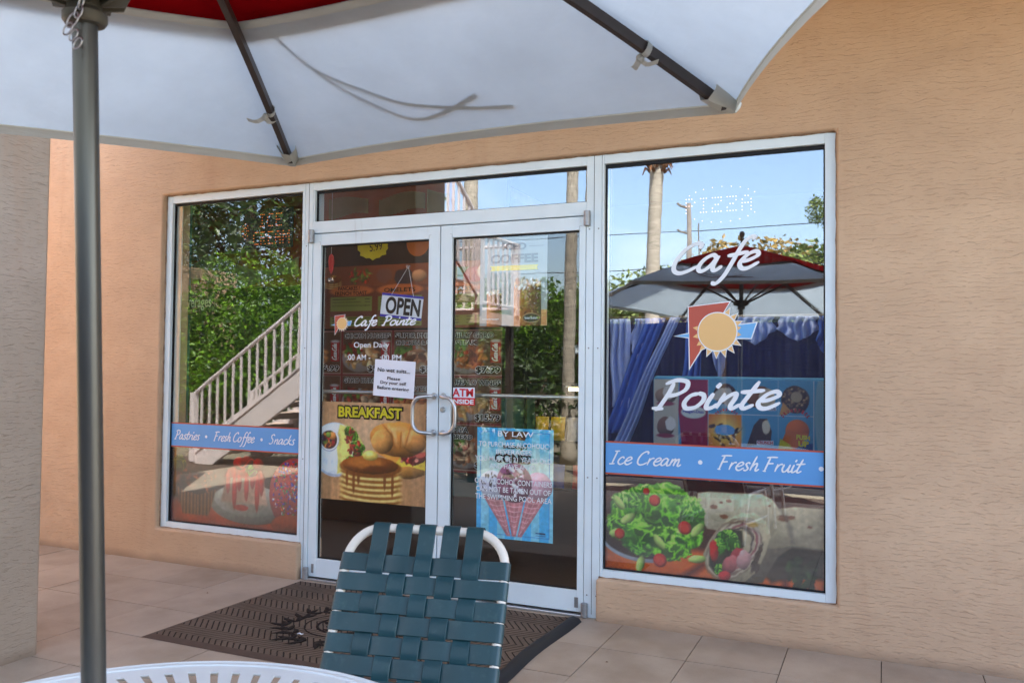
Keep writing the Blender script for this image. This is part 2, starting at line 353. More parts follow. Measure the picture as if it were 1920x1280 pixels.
M['sky_towel'] = mat_cloth('light_blue_towel', (176,196,244), .2)
M['blue_towel'] = mat_cloth('mid_blue_towel', (76,116,206), .15)
M['clear'] = mat_glass('clear_plastic', .15, (.9,.9,.92), 0.0, 0)

# ---- text
SP = {}
def text_mesh(body, bold=0.0, sx=1.0, align='LEFT', spacing=1.0):
    k = (body, bold, sx, align, spacing)
    if k in SP: return SP[k]
    cu = bpy.data.curves.new('t', 'FONT'); cu.body = body; cu.size = 1; cu.offset = bold; cu.fill_mode = 'FRONT'; cu.resolution_u = 4
    cu.space_character = spacing
    o = bpy.data.objects.new('t', cu)
    me = bpy.data.meshes.new_from_object(o)
    v = np.array([tuple(p.co) for p in me.vertices]) if len(me.vertices) else np.zeros((0,3)); f = [tuple(p.vertices) for p in me.polygons]
    bpy.data.objects.remove(o); bpy.data.curves.remove(cu); bpy.data.meshes.remove(me)
    SP[k] = (v, f); return v, f
def put(mb, body, x0, x1, z0, z1, y, bold=.0, rot=0, spacing=1.0, shear=0, dz=0, thick=0):
    """text fitted to the box x0..x1, z0..z1 on plane y; dz lifts the far end; rot turns about the box centre"""
    v, f = text_mesh(body, bold, spacing=spacing)
    if not len(v): return
    if len(body) > 1: mb.mark()
    a = v.min(0); b = v.max(0); s = np.maximum(b-a, 1e-6); u = (v-a)/s
    X = x0+u[:,0]*(x1-x0)+shear*(u[:,1]-.5)*(z1-z0); Z = z0+u[:,1]*(z1-z0)+dz*u[:,0]
    if rot:
        cx, cz = (x0+x1)/2, (z0+z1)/2; c, s_ = math.cos(rot), math.sin(rot)
        X, Z = cx+(X-cx)*c-(Z-cz)*s_, cz+(X-cx)*s_+(Z-cz)*c
    mb.add([(x, y, z) for x, z in zip(X.tolist(), Z.tolist())], f)

GL = {
'C': (.68, [[(.60,.80),(.63,.94),(.48,.98),(.24,.80),(.08,.45),(.08,.14),(.24,.0),(.46,.05),(.68,.20)]]),
'a': (.58, [[(.44,.44),(.32,.54),(.14,.42),(.04,.18),(.10,.02),(.24,.06),(.38,.26),(.46,.48),(.41,.2),(.43,.03),(.52,.02),(.64,.14)]]),
'f': (.44, [[(.70,.98),(.60,1.06),(.46,.94),(.36,.60),(.28,.2),(.18,-.2),(.04,-.44),(-.1,-.42)], [(.12,.46),(.34,.50),(.62,.56)]]),
'e': (.46, [[(.06,.24),(.26,.28),(.44,.42),(.36,.55),(.18,.46),(.05,.2),(.12,.02),(.28,.0),(.52,.18)]]),
'P': (.60, [[(.24,.90),(.18,.5),(.06,.04),(-.04,.0)], [(-.1,.02),(.18,.0)], [(.04,.86),(.28,.99),(.54,.92),(.56,.66),(.36,.48),(.16,.46)]]),
'o': (.50, [[(.30,.52),(.12,.44),(.03,.2),(.12,.01),(.32,.05),(.45,.26),(.42,.46),(.28,.53)]]),
'i': (.28, [[(.14,.52),(.07,.22),(.08,.02),(.2,.03),(.32,.16)], [(.165,.70),(.195,.77),(.235,.85)]]),
'n': (.50, [[(.12,.52),(.03,.0)], [(.06,.2),(.22,.42),(.36,.5),(.38,.34),(.33,.1),(.39,.0),(.54,.14)]]),
't': (.38, [[(.30,.90),(.16,.42),(.08,.10),(.16,.0),(.34,.12)], [(-.04,.54),(.20,.56),(.48,.60)]]),
's': (.42, [[(.38,.46),(.28,.54),(.15,.44),(.22,.28),(.30,.14),(.2,.0),(.04,.03)]]),
'r': (.38, [[(.12,.52),(.03,.0)], [(.06,.22),(.20,.44),(.34,.52),(.38,.46)]]),
'F': (.62, [[(.24,.94),(.14,.5),(.04,.0)], [(-.06,.02),(.14,.0)], [(.02,.92),(.3,.96),(.66,.96)], [(.14,.52),(.3,.53),(.48,.55)]]),
'h': (.50, [[(.28,1.0),(.14,.5),(.02,.0)], [(.06,.2),(.22,.43),(.36,.5),(.38,.34),(.33,.08),(.40,.0),(.54,.14)]]),
'S': (.58, [[(.54,.86),(.40,.98),(.2,.88),(.22,.64),(.40,.42),(.36,.12),(.18,.0),(.0,.08)]]),
'k': (.46, [[(.28,1.0),(.14,.5),(.02,.0)], [(.40,.52),(.14,.26),(.26,.14),(.36,.01),(.48,.08)]]),
'I': (.46, [[(.14,.95),(.30,.96),(.48,.98)], [(.32,.96),(.22,.5),(.12,.02)], [(-.06,.0),(.12,.01),(.30,.04)]]),
'u': (.54, [[(.12,.52),(.05,.2),(.12,.02),(.26,.06),(.40,.30),(.46,.52)], [(.45,.5),(.39,.16),(.45,.01),(.58,.12)]]),
'm': (.70, [[(.12,.52),(.03,.0)], [(.06,.2),(.2,.44),(.31,.5),(.30,.26),(.25,.0)], [(.28,.2),(.42,.44),(.53,.5),(.53,.28),(.50,.06),(.58,.0),(.72,.14)]]),
'c': (.44, [[(.40,.42),(.30,.54),(.14,.44),(.04,.2),(.12,.02),(.26,.0),(.46,.14)]]),
'l': (.26, [[(.28,1.0),(.14,.5),(.06,.08),(.14,.0),(.28,.12)]]),
'-': (.34, [[(.04,.3),(.28,.3)]]),
' ': (.34, [])}
def cr(pts, n=7):
    p = [np.array(q, float) for q in pts]
    if len(p) == 2: return [p[0]+(p[1]-p[0])*i/4 for i in range(5)]
    p = [2*p[0]-p[1]]+p+[2*p[-1]-p[-2]]; out = []
    for i in range(1, len(p)-2):
        for k in range(n):
            t = k/n; a, b, c, d = p[i-1], p[i], p[i+1], p[i+2]
            out.append(.5*((2*b)+(-a+c)*t+(2*a-5*b+4*c-d)*t*t+(-a+3*b-3*c+d)*t**3))
    out.append(p[-2]); return out
def script(mb, word, x0, x1, z0, h, y, wd, dz=0, shear=.22, rot=0, piv=None):
    """brush lettering; z0 baseline at left, h = capital height"""
    mb.mark(); st = []; cx = 0
    for ch in word:
        adv, ss = GL[ch]
        for s_ in ss: st.append([(cx+q[0]+shear*q[1]*.9, q[1]) for q in cr(s_)])
        cx += adv
    xs = [q[0] for s_ in st for q in s_]; a, b = min(xs), max(xs); k = 0
    for s_ in st:
        pp = []
        for q in s_:
            u = (q[0]-a)/(b-a); X = x0+u*(x1-x0); Z = z0+dz*u+q[1]*h
            if rot:
                c, s2 = math.cos(rot), math.sin(rot); X, Z = piv[0]+(X-piv[0])*c-(Z-piv[1])*s2, piv[1]+(X-piv[0])*s2+(Z-piv[1])*c
            pp.append((X, Z))
        mb.ribbon(pp, wd, y-.0001*k, -.000004); k += 1
def disc(mb, x, z, r, y, n=24):
    mb.mark(); mb.poly([(x+r*math.cos(2*math.pi*k/n), z+r*math.sin(2*math.pi*k/n)) for k in range(n)], y)

# ---- printed panels : a fine grid whose points carry the printed colour
rng = np.random.default_rng(3)
def vnoise(X, Y, scale, seed=0, oct=4):
    out = np.zeros_like(X); amp = 1; tot = 0
    for o in range(oct):
        r = np.random.default_rng(seed*17+o); G = r.random((64, 64)); x = X*scale*2**o+seed*3.1; y = Y*scale*2**o+seed*5.7
        xi = np.floor(x).astype(int); yi = np.floor(y).astype(int); fx = x-xi; fy = y-yi; fx = fx*fx*(3-2*fx); fy = fy*fy*(3-2*fy)
        a = G[xi % 64, yi % 64]; b = G[(xi+1) % 64, yi % 64]; c = G[xi % 64, (yi+1) % 64]; d = G[(xi+1) % 64, (yi+1) % 64]
        out += amp*((a*(1-fx)+b*fx)*(1-fy)+(c*(1-fx)+d*fx)*fy); tot += amp; amp *= .5
    return out/tot
def lettuce(c, x, y, rx, ry, seed, lo=(26,58,16), mid=(86,146,36), hi=(178,214,96), sc=26, rough=.45):
    wj, wi = c.win(x, y, max(rx, ry)*1.35); X, Y = c.X[wj, wi], c.Y[wj, wi]
    if not X.size: return
    w1 = vnoise(X, Y, sc*.35, seed, 3)-.5; w2 = vnoise(X, Y, sc*.35, seed+7, 3)-.5
    n = vnoise(X+w1*.10, Y+w2*.10, sc, seed+3, 4); r = 1-np.clip(np.abs(n-.5)*7, 0, 1); big = vnoise(X, Y, sc*.3, seed+5, 2)
    v = np.clip(.25*big+.75*r*(.35+.9*big)+.28*((Y-y)/ry), 0, 1)[..., None]
    lo, mid, hi = [np.asarray(q, float)/255. for q in (lo, mid, hi)]; col = np.where(v < .5, lo+(mid-lo)*v*2, mid+(hi-mid)*(v*2-1))
    d = np.sqrt(((X-x)/rx)**2+((Y-y)/ry)**2)+rough*(vnoise(X, Y, 5/min(rx, ry)*.6, seed+9, 4)-.5); m = np.clip((1-d)*9+.5, 0, 1)[..., None]
    c.C[wj, wi] = c.C[wj, wi]*(1-m)+col*m
class Canvas:
    def __init__(s, w, h, step):
        s.w, s.h, s.st = w, h, step; s.nx = int(w/step)+1; s.ny = int(h/step)+1
        s.X, s.Y = np.meshgrid(np.linspace(0, w, s.nx), np.linspace(0, h, s.ny)); s.C = np.zeros((s.ny, s.nx, 3))
    def col(s, c): return np.asarray(c, float)/255.
    def fill(s, c): s.C[:] = s.col(c); return s
    def mask(s, m, c, a=1):
        c = np.asarray(c, float)/255.; m = (m*a)[..., None]; s.C = s.C*(1-m)+c*m
    def win(s, x, y, r):
        i0 = max(0, int((x-r)/s.st)); i1 = min(s.nx, int((x+r)/s.st)+2); j0 = max(0, int((y-r)/s.st)); j1 = min(s.ny, int((y+r)/s.st)+2)
        return slice(j0, max(j1, j0)), slice(i0, max(i1, i0))
    def ell(s, x, y, rx, ry, c, ang=0, soft=None, a=1, shade=0, rough=0, hole=0):
        r = max(rx, ry)*1.3; wj, wi = s.win(x, y, r); X, Y = s.X[wj, wi]-x, s.Y[wj, wi]-y
        if not X.size: return
        ca, sa = math.cos(ang), math.sin(ang); U = (X*ca+Y*sa)/rx; V = (-X*sa+Y*ca)/ry; d = np.sqrt(U*U+V*V)
        if rough: d = d+rough*(vnoise(s.X[wj, wi], s.Y[wj, wi], 1.6/min(rx, ry), int(x*97+y*31) % 40)-.5)
        soft = soft if soft else s.st*1.2/min(rx, ry); m = np.clip((1-d)/soft+.5, 0, 1)
        if hole: m *= np.clip((d-hole)/soft+.5, 0, 1)
        m = (m*a)[..., None]; cc = np.asarray(c, float)/255.
        if shade: cc = cc*(1+shade*(V[..., None]*.6-U[..., None]*.3-.35*d[..., None]**2))
        s.C[wj, wi] = s.C[wj, wi]*(1-m)+np.clip(cc, 0, 1)*m
    def poly(s, pts, c, soft=None, a=1, tex=None):
        soft = soft or s.st; n = len(pts); ins = np.zeros(s.X.shape, bool); dm = np.full(s.X.shape, 1e9)
        for i in range(n):
            x0, y0 = pts[i]; x1, y1 = pts[(i+1) % n]
            cnd = ((y0 > s.Y) != (y1 > s.Y)) & (s.X < (x1-x0)*(s.Y-y0)/((y1-y0) or 1e-9)+x0); ins ^= cnd
            L = (x1-x0)**2+(y1-y0)**2+1e-12; t = np.clip(((s.X-x0)*(x1-x0)+(s.Y-y0)*(y1-y0))/L, 0, 1)
            dm = np.minimum(dm, np.hypot(s.X-x0-t*(x1-x0), s.Y-y0-t*(y1-y0)))
        m = np.clip(np.where(ins, dm, -dm)/soft+.5, 0, 1)*a
        cc = np.asarray(c, float)/255.
        if tex is not None: cc = np.clip(cc*tex[..., None], 0, 1)
        s.C = s.C*(1-m[..., None])+cc*m[..., None]; return m
    def rect(s, x0, y0, x1, y1, c, a=1): s.poly([(x0,y0),(x1,y0),(x1,y1),(x0,y1)], c, s.st*.6, a)
    def leaves(s, x, y, rx, ry, n, cols, size, seed=0):
        r = random.Random(seed)
        for i in range(n):
            q = r.random()**.6; a = r.random()*6.283; X = x+rx*q*math.cos(a); Y = y+ry*q*math.sin(a); c = r.choice(cols); k = .75+.5*r.random()
            s.ell(X, Y, size*(.6+.8*r.random()), size*(.3+.5*r.random()), [min(255, v*k) for v in c], r.random()*3.14, rough=.7, shade=.35)
    def panel(s, name, x0, z0, y, parent, mat=None, curl=0, M_=None):
        L = lin(np.clip(s.C, 0, 1)*.999).reshape(-1, 3)
        X = (x0+s.X).ravel(); Z = (z0+s.Y).ravel(); Yp = np.full_like(X, y)
        if curl: Yp = Yp+curl*np.sin(s.X.ravel()/s.w*9+s.Y.ravel()*5)*.5+curl*np.cos(s.Y.ravel()*13)*.3
        V = np.stack([X, Yp, Z], 1)
        if M_ is not None: V = (np.array(M_.to_3x3()) @ V.T).T+np.array(M_.translation)
        nx, ny = s.nx, s.ny; i = np.arange(nx*ny).reshape(ny, nx)
        F = np.stack([i[:-1,:-1], i[:-1,1:], i[1:,1:], i[1:,:-1]], -1).reshape(-1, 4)
        me = bpy.data.meshes.new(name); me.vertices.add(len(V)); me.vertices.foreach_set('co', V.ravel()); me.loops.add(F.size); me.loops.foreach_set('vertex_index', F.ravel())
        me.polygons.add(len(F)); me.polygons.foreach_set('loop_start', np.arange(0, F.size, 4)); me.polygons.foreach_set('loop_total', np.full(len(F), 4)); me.update()
        at = me.color_attributes.new('Col', 'FLOAT_COLOR', 'POINT'); at.data.foreach_set('color', np.concatenate([L, np.ones((len(L), 1))], 1).ravel())
        return obj(name, me, mat or M['print'], parent, smooth=bool(curl))

# ================================================================== GROUND AND FLOOR
g = MB(); g.add([(-400,-400,-.03),(400,-400,-.03),(400,400,-.03),(-400,400,-.03)], [(0,1,2,3)])
tag(g.build('ground', M['paving']), kind='structure')
P = .413
fl = tag(MB().box(-6.5, 6.2, -5.0, .3, -.028, -.006).build('floor', M['grout']), kind='structure')
tm = MB().box(.002, P-.002, .002, P-.002, -.02, 0).mesh('tile'); tm.materials.append(M['tile'])
nt_ = 0
for j in range(-13, 2):
    for i in range(-11, 14):
        if j < -11: continue
        x = i*P; y = -1.264+(j+3)*P
        if y > .05 or nt_ >= 298: continue
        o = bpy.data.objects.new('tile', tm); COL.objects.link(o); o.parent = fl
        o.location = (x, y, random.uniform(-.0012, .0006)); o.rotation_euler = (random.uniform(-.0015,.0015), random.uniform(-.0015,.0015), 0); nt_ += 1
# ================================================================== CAFE BUILDING
B = thing('cafe_building', 'peach stucco cafe with white framed shopfront and double glass doors', 'building', (0,0,0))
WY = -.04                                     # face of the stucco, glass frames sit back at 0
XL, XR, ZT = -1.240, 3.112, 2.506
def wall_mesh():
    m = MB(); xs = [-9, XL, -.045, 1.912, XR, 8]; zs = [-.02, .012, .222, ZT, 3.30]
    solid = lambda i, j: not ((1 <= i <= 3 and j == 2) or (i == 2 and j <= 2))
    idx = {}
    def v(i, j, k):
        if (i, j, k) not in idx: idx[(i,j,k)] = len(m.v); m.v.append((xs[i], WY if k == 0 else .22, zs[j]))
        return idx[(i,j,k)]
    for i in range(5):
        for j in range(4):
            if not solid(i, j): continue
            m.f.append((v(i,j,0), v(i+1,j,0), v(i+1,j+1,0), v(i,j+1,0))); m.f.append((v(i,j,1), v(i,j+1,1), v(i+1,j+1,1), v(i+1,j,1)))
            for di, dj, e in ((1,0,((i+1,j),(i+1,j+1))), (-1,0,((i,j+1),(i,j))), (0,1,((i+1,j+1),(i,j+1))), (0,-1,((i,j),(i+1,j)))):
                a, b = i+di, j+dj
                if 0 <= a < 5 and 0 <= b < 4 and solid(a, b): continue
                (p, q), (r, s) = e; m.f.append((v(p,q,0), v(p,q,1), v(r,s,1), v(r,s,0)))
    return m
wall_mesh().build('wall', M['stucco'], B, bevel=.014, seg=3)
MB().box(-.2, 8, -.06, 8, 3.46, 9.8).build('upper_storey', M['stucco'], B)
MB().box(-9, -.202, .22, 8, 3.10, 3.30).build('roof_slab', M['step'], B)
MB().box(-1.28, 8, -2.25, -.062, 3.302, 3.458).build('walkway_slab', M['stucco'], B)
# pillar
tag(MB().box(-1.28, -.255, -2.16, -1.642, -.02, 3.30).build('pillar', M['pillar'], None, bevel=.015, seg=3), 'square peach stucco pillar at the left edge, shade greyed into its colour', 'pillar')

# ---- window and door frames
FD = .10
def profile(mb, x0, x1, z0, z1, y0=0, y1=FD): mb.box(x0, x1, y0, y1, z0, z1)
def window_frame(x0, x1, z0, z1, gx0, gx1, gz0, gz1, name, parent, extra=()):
    m = MB(); profile(m, x0, gx0, z0, z1); profile(m, gx1, x1, z0, z1); profile(m, gx0, gx1, z0, gz0, .0008); profile(m, gx0, gx1, gz1, z1, .0008)
    return m.build(name, M['frame'], parent, bevel=.0025)
def gasket(gx0, gx1, gz0, gz1, parent, y=.026, t=.006, tt=.014):
    m = MB(); m.box(gx0+.0005, gx0+t, y-.004, y+.012, gz0+.001, gz1-.001); m.box(gx1-t, gx1-.0005, y-.004, y+.012, gz0+.001, gz1-.001)
    m.box(gx0+t+.0004, gx1-t-.0004, y-.004, y+.012, gz0+.001, gz0+t); m.box(gx0+t+.0004, gx1-t-.0004, y-.004, y+.012, gz1-tt, gz1-.001)  # top strip made deeper to hold the shade under the frame head
    return m.build('gasket', M['gasket'], parent)
def pane(gx0, gx1, gz0, gz1, parent, mat):
    return MB().box(gx0+.001, gx1-.001, .030, .036, gz0+.001, gz1-.001).build('glass_pane', mat, parent)
W1 = window_frame(-1.238, -.060, .2235, 2.5045, -1.190, -.081, .262, 2.451, 'window', B)
tag(W1, 'left display window')
gasket(-1.190, -.081, .262, 2.451, W1); pane(-1.190, -.081, .262, 2.451, W1, M['glass'])
W2 = window_frame(1.921, 3.110, .2235, 2.5045, 1.933, 3.058, .264, 2.451, 'window', B)
tag(W2, 'right display window')
gasket(1.933, 3.058, .264, 2.451, W2, t=.008, tt=.02); pane(1.933, 3.058, .264, 2.451, W2, M['glass_blue'])
DF = MB(); DF.box(-.058, 0, .0012, FD, 0.001, 2.5045); DF.box(1.832, 1.919, .0012, FD, 0.001, 2.5045)
DF.box(.0005, 1.8315, .002, FD, 2.178, 2.252); DF.box(.0005, 1.8315, .002, FD, 2.451, 2.5045); DF.box(.0005, .0125, .003, FD, 2.2525, 2.4505)
DF = DF.build('door_frame', M['frame'], B, bevel=.002)
MB().box(.0005, 1.8315, -.02, .12, .0005, .014).build('threshold', M['steel'], DF, bevel=.003)
for x in (-.030, 1.876):   # seam between mullion halves
    MB().box(x-.0012, x+.0012, .0002, .001, .02, 2.5).build('frame_seam', M['gasket'], DF)
TR = gasket(.013, 1.8315, 2.252, 2.451, DF, tt=.016); TR.name = 'transom_gasket'
MB().box(.014, 1.8305, .030, .036, 2.253, 2.450).build('transom_pane', M['glass_transom'], DF)

def door(x0, x1, gx0, gx1, side):
    o = MB(); z0, z1, gz0, gz1 = .022, 2.172, .135, 2.099
    o.box(x0, gx0, .004, .052, z0, z1); o.box(gx1, x1, .004, .052, z0, z1); o.box(gx0, gx1, .0048, .0515, z0, gz0); o.box(gx0, gx1, .0048, .0515, gz1, z1)
    d = o.build('door', M['frame'], B, bevel=.002); tag(d, ('left' if side < 0 else 'right')+' glass door leaf in white frame')
    m = MB(); t = .006; gy0, gy1 = .022, .038
    m.box(gx0+.0005, gx0+t, gy0, gy1, gz0+.001, gz1-.001); m.box(gx1-t, gx1-.0005, gy0, gy1, gz0+.001, gz1-.001)
    m.box(gx0+t+.0004, gx1-t-.0004, gy0, gy1, gz0+.001, gz0+t); m.box(gx0+t+.0004, gx1-t-.0004, gy0, gy1, gz1-.008, gz1-.001); m.build('gasket', M['gasket'], d)
    pane(gx0, gx1, gz0, gz1, d, M['glass_door'])
    # inside push bar
    MB().tube([(gx0-.03, .085, 1.176), (gx1+.03, .085, 1.176)], .0125, 14).tube([(gx0-.025,.085,1.176),(gx0-.025,.05,1.176)], .01).tube([(gx1+.025,.085,1.176),(gx1+.025,.05,1.176)], .01).build('push_bar', M['steel'], d, 'auto')
    # outside pull handle
    hx = .895 if side < 0 else .958; s = side; pts = []
    zt, zb = 1.168, .952; off = .105
    ctrl = [(hx, .0, zt), (hx, -.03, zt), (hx+s*.025, -.05, zt-.002), (hx+s*.075, -.06, zt-.012), (hx+s*off, -.062, zt-.05), (hx+s*(off+.004), -.062, (zt+zb)/2), (hx+s*off, -.062, zb+.05), (hx+s*.075, -.06, zb+.012), (hx+s*.025, -.05, zb+.002), (hx, -.03, zb), (hx, .0, zb)]
    P3 = [np.array(c) for c in ctrl]; q = [2*P3[0]-P3[1]]+P3+[2*P3[-1]-P3[-2]]; cv = []
    for i in range(1, len(q)-2):
        for k in range(5):
            u = k/5; a, b, c, e = q[i-1], q[i], q[i+1], q[i+2]; cv.append(tuple(.5*((2*b)+(-a+c)*u+(2*a-5*b+4*c-e)*u*u+(-a+3*b-3*c+e)*u**3)))
    cv.append(tuple(q[-2]))
    MB().tube(cv, .0115, 14).lathe([(.019,0),(.019,.006)], (hx,.003,zt), 16, (0,-1,0)).lathe([(.019,0),(.019,.006)], (hx,.003,zb), 16, (0,-1,0)).build('pull_handle', M['steel'], d, 'auto')
    hx2 = x0+.0 if side < 0 else x1
    for (a, b) in ((2.118, 2.198), (.004, .078)):
        h = MB(); h.lathe([(.0185,a),(.0185,b)], (hx2+(-.004 if side < 0 else .012), -.012, 0), 18); h.lathe([(.0192,(a+b)/2+.012),(.0192,(a+b)/2+.016)], (hx2+(-.004 if side < 0 else .012), -.012, 0), 18)
        h.build('pivot_hinge', M['steel_dull'], d, 'auto', bevel=.001)
    MB().box((x0+.028) if side < 0 else (x1-.05), (x0+.046) if side < 0 else (x1-.028), .0025, .004, .045, .10).build('label_tag', M['steel_dull'], d)
    for (a, b) in ((gx0, -1), (gx1, 1)): mm = MB(); mm.box(a-.0008+b*.0015, a+.0008+b*.0015, .0032, .004, gz1+.002, gz1+.022); mm.box(a+b*.003, a+b*.016, .0032, .004, gz1+.0215, gz1+.0228); mm.build('rail_joint', M['steel_dull'], d)
    return d
D1 = door(.004, .9205, .064, .845, -1); D2 = door(.9265, 1.828, 1.002, 1.791, 1)
lk = MB().lathe([(.017,0),(.017,.006),(.012,.012),(.011,.016)], (.955,.004,1.09), 20, (0,-1,0)); lk.build('lock', M['steel'], D2, 'auto')
MB().box(.9215, .9255, .012, .04, .022, 2.172).build('door_sweep', M['gasket'], D2)

# countersunk screws along the frame
for x in (-.045, 1.85, 1.902):
    for z in (.12, .75, 1.45, 2.10): MB().lathe([(.0045,0),(.004,.0012),(.0015,.0004)], (x, .0008, z), 10, (0,-1,0)).build('screw', M['steel_dull'], DF, True)
# bead of old caulking round the opening
rc_ = random.Random(4)
for (a, b) in (((-1.239,.226),(-1.239,2.503)), ((-1.239,2.505),(3.111,2.505)), ((3.111,.226),(3.111,2.503)), ((-1.239,.2225),(-.05,.2225)), ((1.918,.2225),(3.111,.2225))):
    n_ = int(max(abs(b[0]-a[0]), abs(b[1]-a[1]))/.04); MB().tube([(a[0]+(b[0]-a[0])*i/n_, -.003+rc_.uniform(-.001,.001), a[1]+(b[1]-a[1])*i/n_) for i in range(n_+1)], [.0045+rc_.uniform(-.002,.003) for i in range(n_+1)], 6).build('caulking', M['caulk'], B, True)
# ---- vinyl banners and lettering on the glass
YB, YL = .0288, .0276
def banner(win, x0, x1, z0, z1):
    MB().box(x0, x1, YB, .0296, z0+.009, z1-.009).build('banner', M['banner_blue'], win)
    MB().box(x0, x1, YB, .0296, z0, z0+.0088).build('banner_trim', M['brick_red'], win); MB().box(x0, x1, YB, .0296, z1-.0088, z1).build('banner_trim', M['brick_red'], win)
banner(W1, -1.183, -.088, .772, .940); banner(W2, 1.942, 3.049, .772, .950)
t = MB()
script(t, 'Pastries', -1.155, -.925, .826, .062, YL, .0075, dz=.002); script(t, 'Fresh Coffee', -.805, -.455, .829, .062, YL, .0075, dz=.002); script(t, 'Snacks', -.338, -.128, .829, .062, YL, .0075, dz=.003)
for x in (-.870, -.399): disc(t, x, .853, .010, YL)
t.build('lettering', M['white_vinyl'], W1)
t = MB()
script(t, 'Ice Cream', 1.962, 2.352, .828, .072, YL, .0085, dz=.008); script(t, 'Fresh Fruit', 2.538, 2.966, .832, .074, YL, .0085, dz=.006)
for x in (2.451, 3.038): disc(t, x, .862, .0115, YL)
t.build('lettering', M['white_vinyl'], W2)
t = MB()
script(t, 'Cafe', 2.308, 2.744, 1.842, .150, YL, .0225, dz=.018, shear=.25)
script(t, 'Pointe', 2.195, 2.846, 1.130, .150, YL, .0235, dz=.022, shear=.25)
t.build('shop_name_lettering', M['white_vinyl'], W2)

def sunlogo(cx, cz, s, parent, y=YL):
    """red sail shape, blue arrow and sun with pointed rays; s scales 1 = big one"""
    T = lambda pts: [(cx+(x-2.536)*s, cz+(z-1.535)*s) for x, z in pts]
    red = [(2.388,1.664),(2.597,1.686),(2.552,1.61),(2.536,1.535),(2.45,1.44),(2.396,1.350)]
    def grow(p, d):
        c = np.mean(p, 0); return [tuple(np.array(q)+(np.array(q)-c)/np.linalg.norm(np.array(q)-c)*d) for q in p]
    wh = MB(); wh.poly(T([(2.383,1.668),(2.606,1.692),(2.558,1.61),(2.536,1.535),(2.455,1.436),(2.391,1.334)]), y)
    ar = [(2.6,1.562),(2.73,1.578),(2.704,1.501),(2.6,1.503)]; sp = [(2.316,1.5135),(2.39,1.526),(2.39,1.506)]
    wh.poly(T([(2.6,1.568),(2.738,1.584),(2.708,1.496),(2.6,1.497)]), y+.0001); wh.poly(T([(2.308,1.513),(2.39,1.531),(2.39,1.501)]), y+.0001)
    tan = MB(); rb = MB()
    rays = []
    for a in (62, 42, 23, -31, -52, -72, -92, -113, -133): rays.append((a, .103, .134, 1))
    for a in (170, 192, 214): rays.append((a, .103, .128, 0))
    for a in (10, -8): rays.append((a, .102, .122, 0))
    for a, r0, r1, out in rays:
        q = R_(a); d = (math.cos(q), math.sin(q)); n = (-d[1], d[0]); h = .0125
        tri = [(2.536+d[0]*r0+n[0]*h, 1.535+d[1]*r0+n[1]*h), (2.536+d[0]*r1, 1.535+d[1]*r1), (2.536+d[0]*r0-n[0]*h, 1.535+d[1]*r0-n[1]*h)]
        tan.poly(T(tri), y-.0004)
        if out:
            h = .018; r0 -= .004; r1 += .008
            wh.poly(T([(2.536+d[0]*r0+n[0]*h, 1.535+d[1]*r0+n[1]*h), (2.536+d[0]*r1, 1.535+d[1]*r1), (2.536+d[0]*r0-n[0]*h, 1.535+d[1]*r0-n[1]*h)]), y+.0002)
    disc(wh, cx, cz, .1015*s, y-.0006, 40); wh.build('logo_outline', M['white_vinyl'], parent)
    r = MB(); r.poly(T(red), y-.0003); r.build('logo_sail', M['brick_red'], parent)
    for q_ in (ar, sp): b = MB(); b.poly(T(q_), y-.0003); b.build('logo_arrow', M['arrow_blue'], parent)
    disc(tan, cx, cz, .0965*s, y-.0009, 40); tan.build('logo_sun', M['sun_tan'], parent)
sunlogo(2.536, 1.535, 1.0, W2); sunlogo(.217, 1.604, .37, D1)
t = MB(); script(t, 'Cafe', .313, .475, 1.588, .058, YL, .010, dz=.002); script(t, 'Pointe', .508, .750, 1.590, .056, YL, .010, dz=.002)
put(t, 'Open Daily', .308, .564, 1.443, 1.488, YL, .004); put(t, ':00 AM -', .258, .430, 1.376, 1.412, YL, .004); put(t, ':00 PM', .500, .652, 1.374, 1.410, YL, .004)
t.build('lettering', M['white_vinyl'], D1)
t = MB()
for s_, a, b, z, h in (('BY LAW', 1.30, 1.52, .948, .030), ('TO PURCHASE ALCOHOLIC', 1.18, 1.61, .888, .028), ('BEVERAGES', 1.29, 1.51, .846, .027), ('YOU MUST BE 21 YEARS OLD', 1.157, 1.63, .805, .028), ('AND HAVE AN ID', 1.25, 1.53, .765, .027),
                     ('OPEN ALCOHOL CONTAINERS', 1.157, 1.634, .676, .030), ('CAN NOT BE TAKEN OUT OF', 1.165, 1.625, .630, .030), ('THE SWIMMING POOL AREA', 1.16, 1.632, .586, .030)):
    put(t, s_, a, b, z, z+h, YL, .006)
t.build('lettering', M['white_vinyl'], D2)

# ---- stuck-on notices (each could be peeled off)
nz = thing('paper_notice', 'white paper notice saying no wet suits, taped to the left door glass', 'notice', (.608, .020, 1.265), 0); nz.rotation_euler = (0, R_(3.2), 0)
c = MB(); n = 9
for i in range(n+1):
    for j in range(n+1):
        u, v = i/n, j/n; c.v.append(((u-.5)*.287, -.003*math.sin(u*3)*v-.0015*(1-v)*math.sin(3*v+u*4), (v-.5)*.222))
c.f = [(i*(n+1)+j, (i+1)*(n+1)+j, (i+1)*(n+1)+j+1, i*(n+1)+j+1) for i in range(n) for j in range(n)]
c.build('sheet', M['paper'], nz, True)
t = MB(); put(t, 'No wet suits...', -.117, .113, .038, .062, -.007, .016); put(t, 'Please', -.045, .047, -.008, .010, -.007, .014); put(t, 'Dry your self', -.092, .090, -.041, -.016, -.007, .014); put(t, 'Before entering', -.112, .112, -.074, -.048, -.007, .014)
t.build('lettering', M['ink'], nz)
at = thing('atm_sticker', 'red and white ATM inside sticker on the right door glass', 'sticker', (1.071, .026, 1.170))
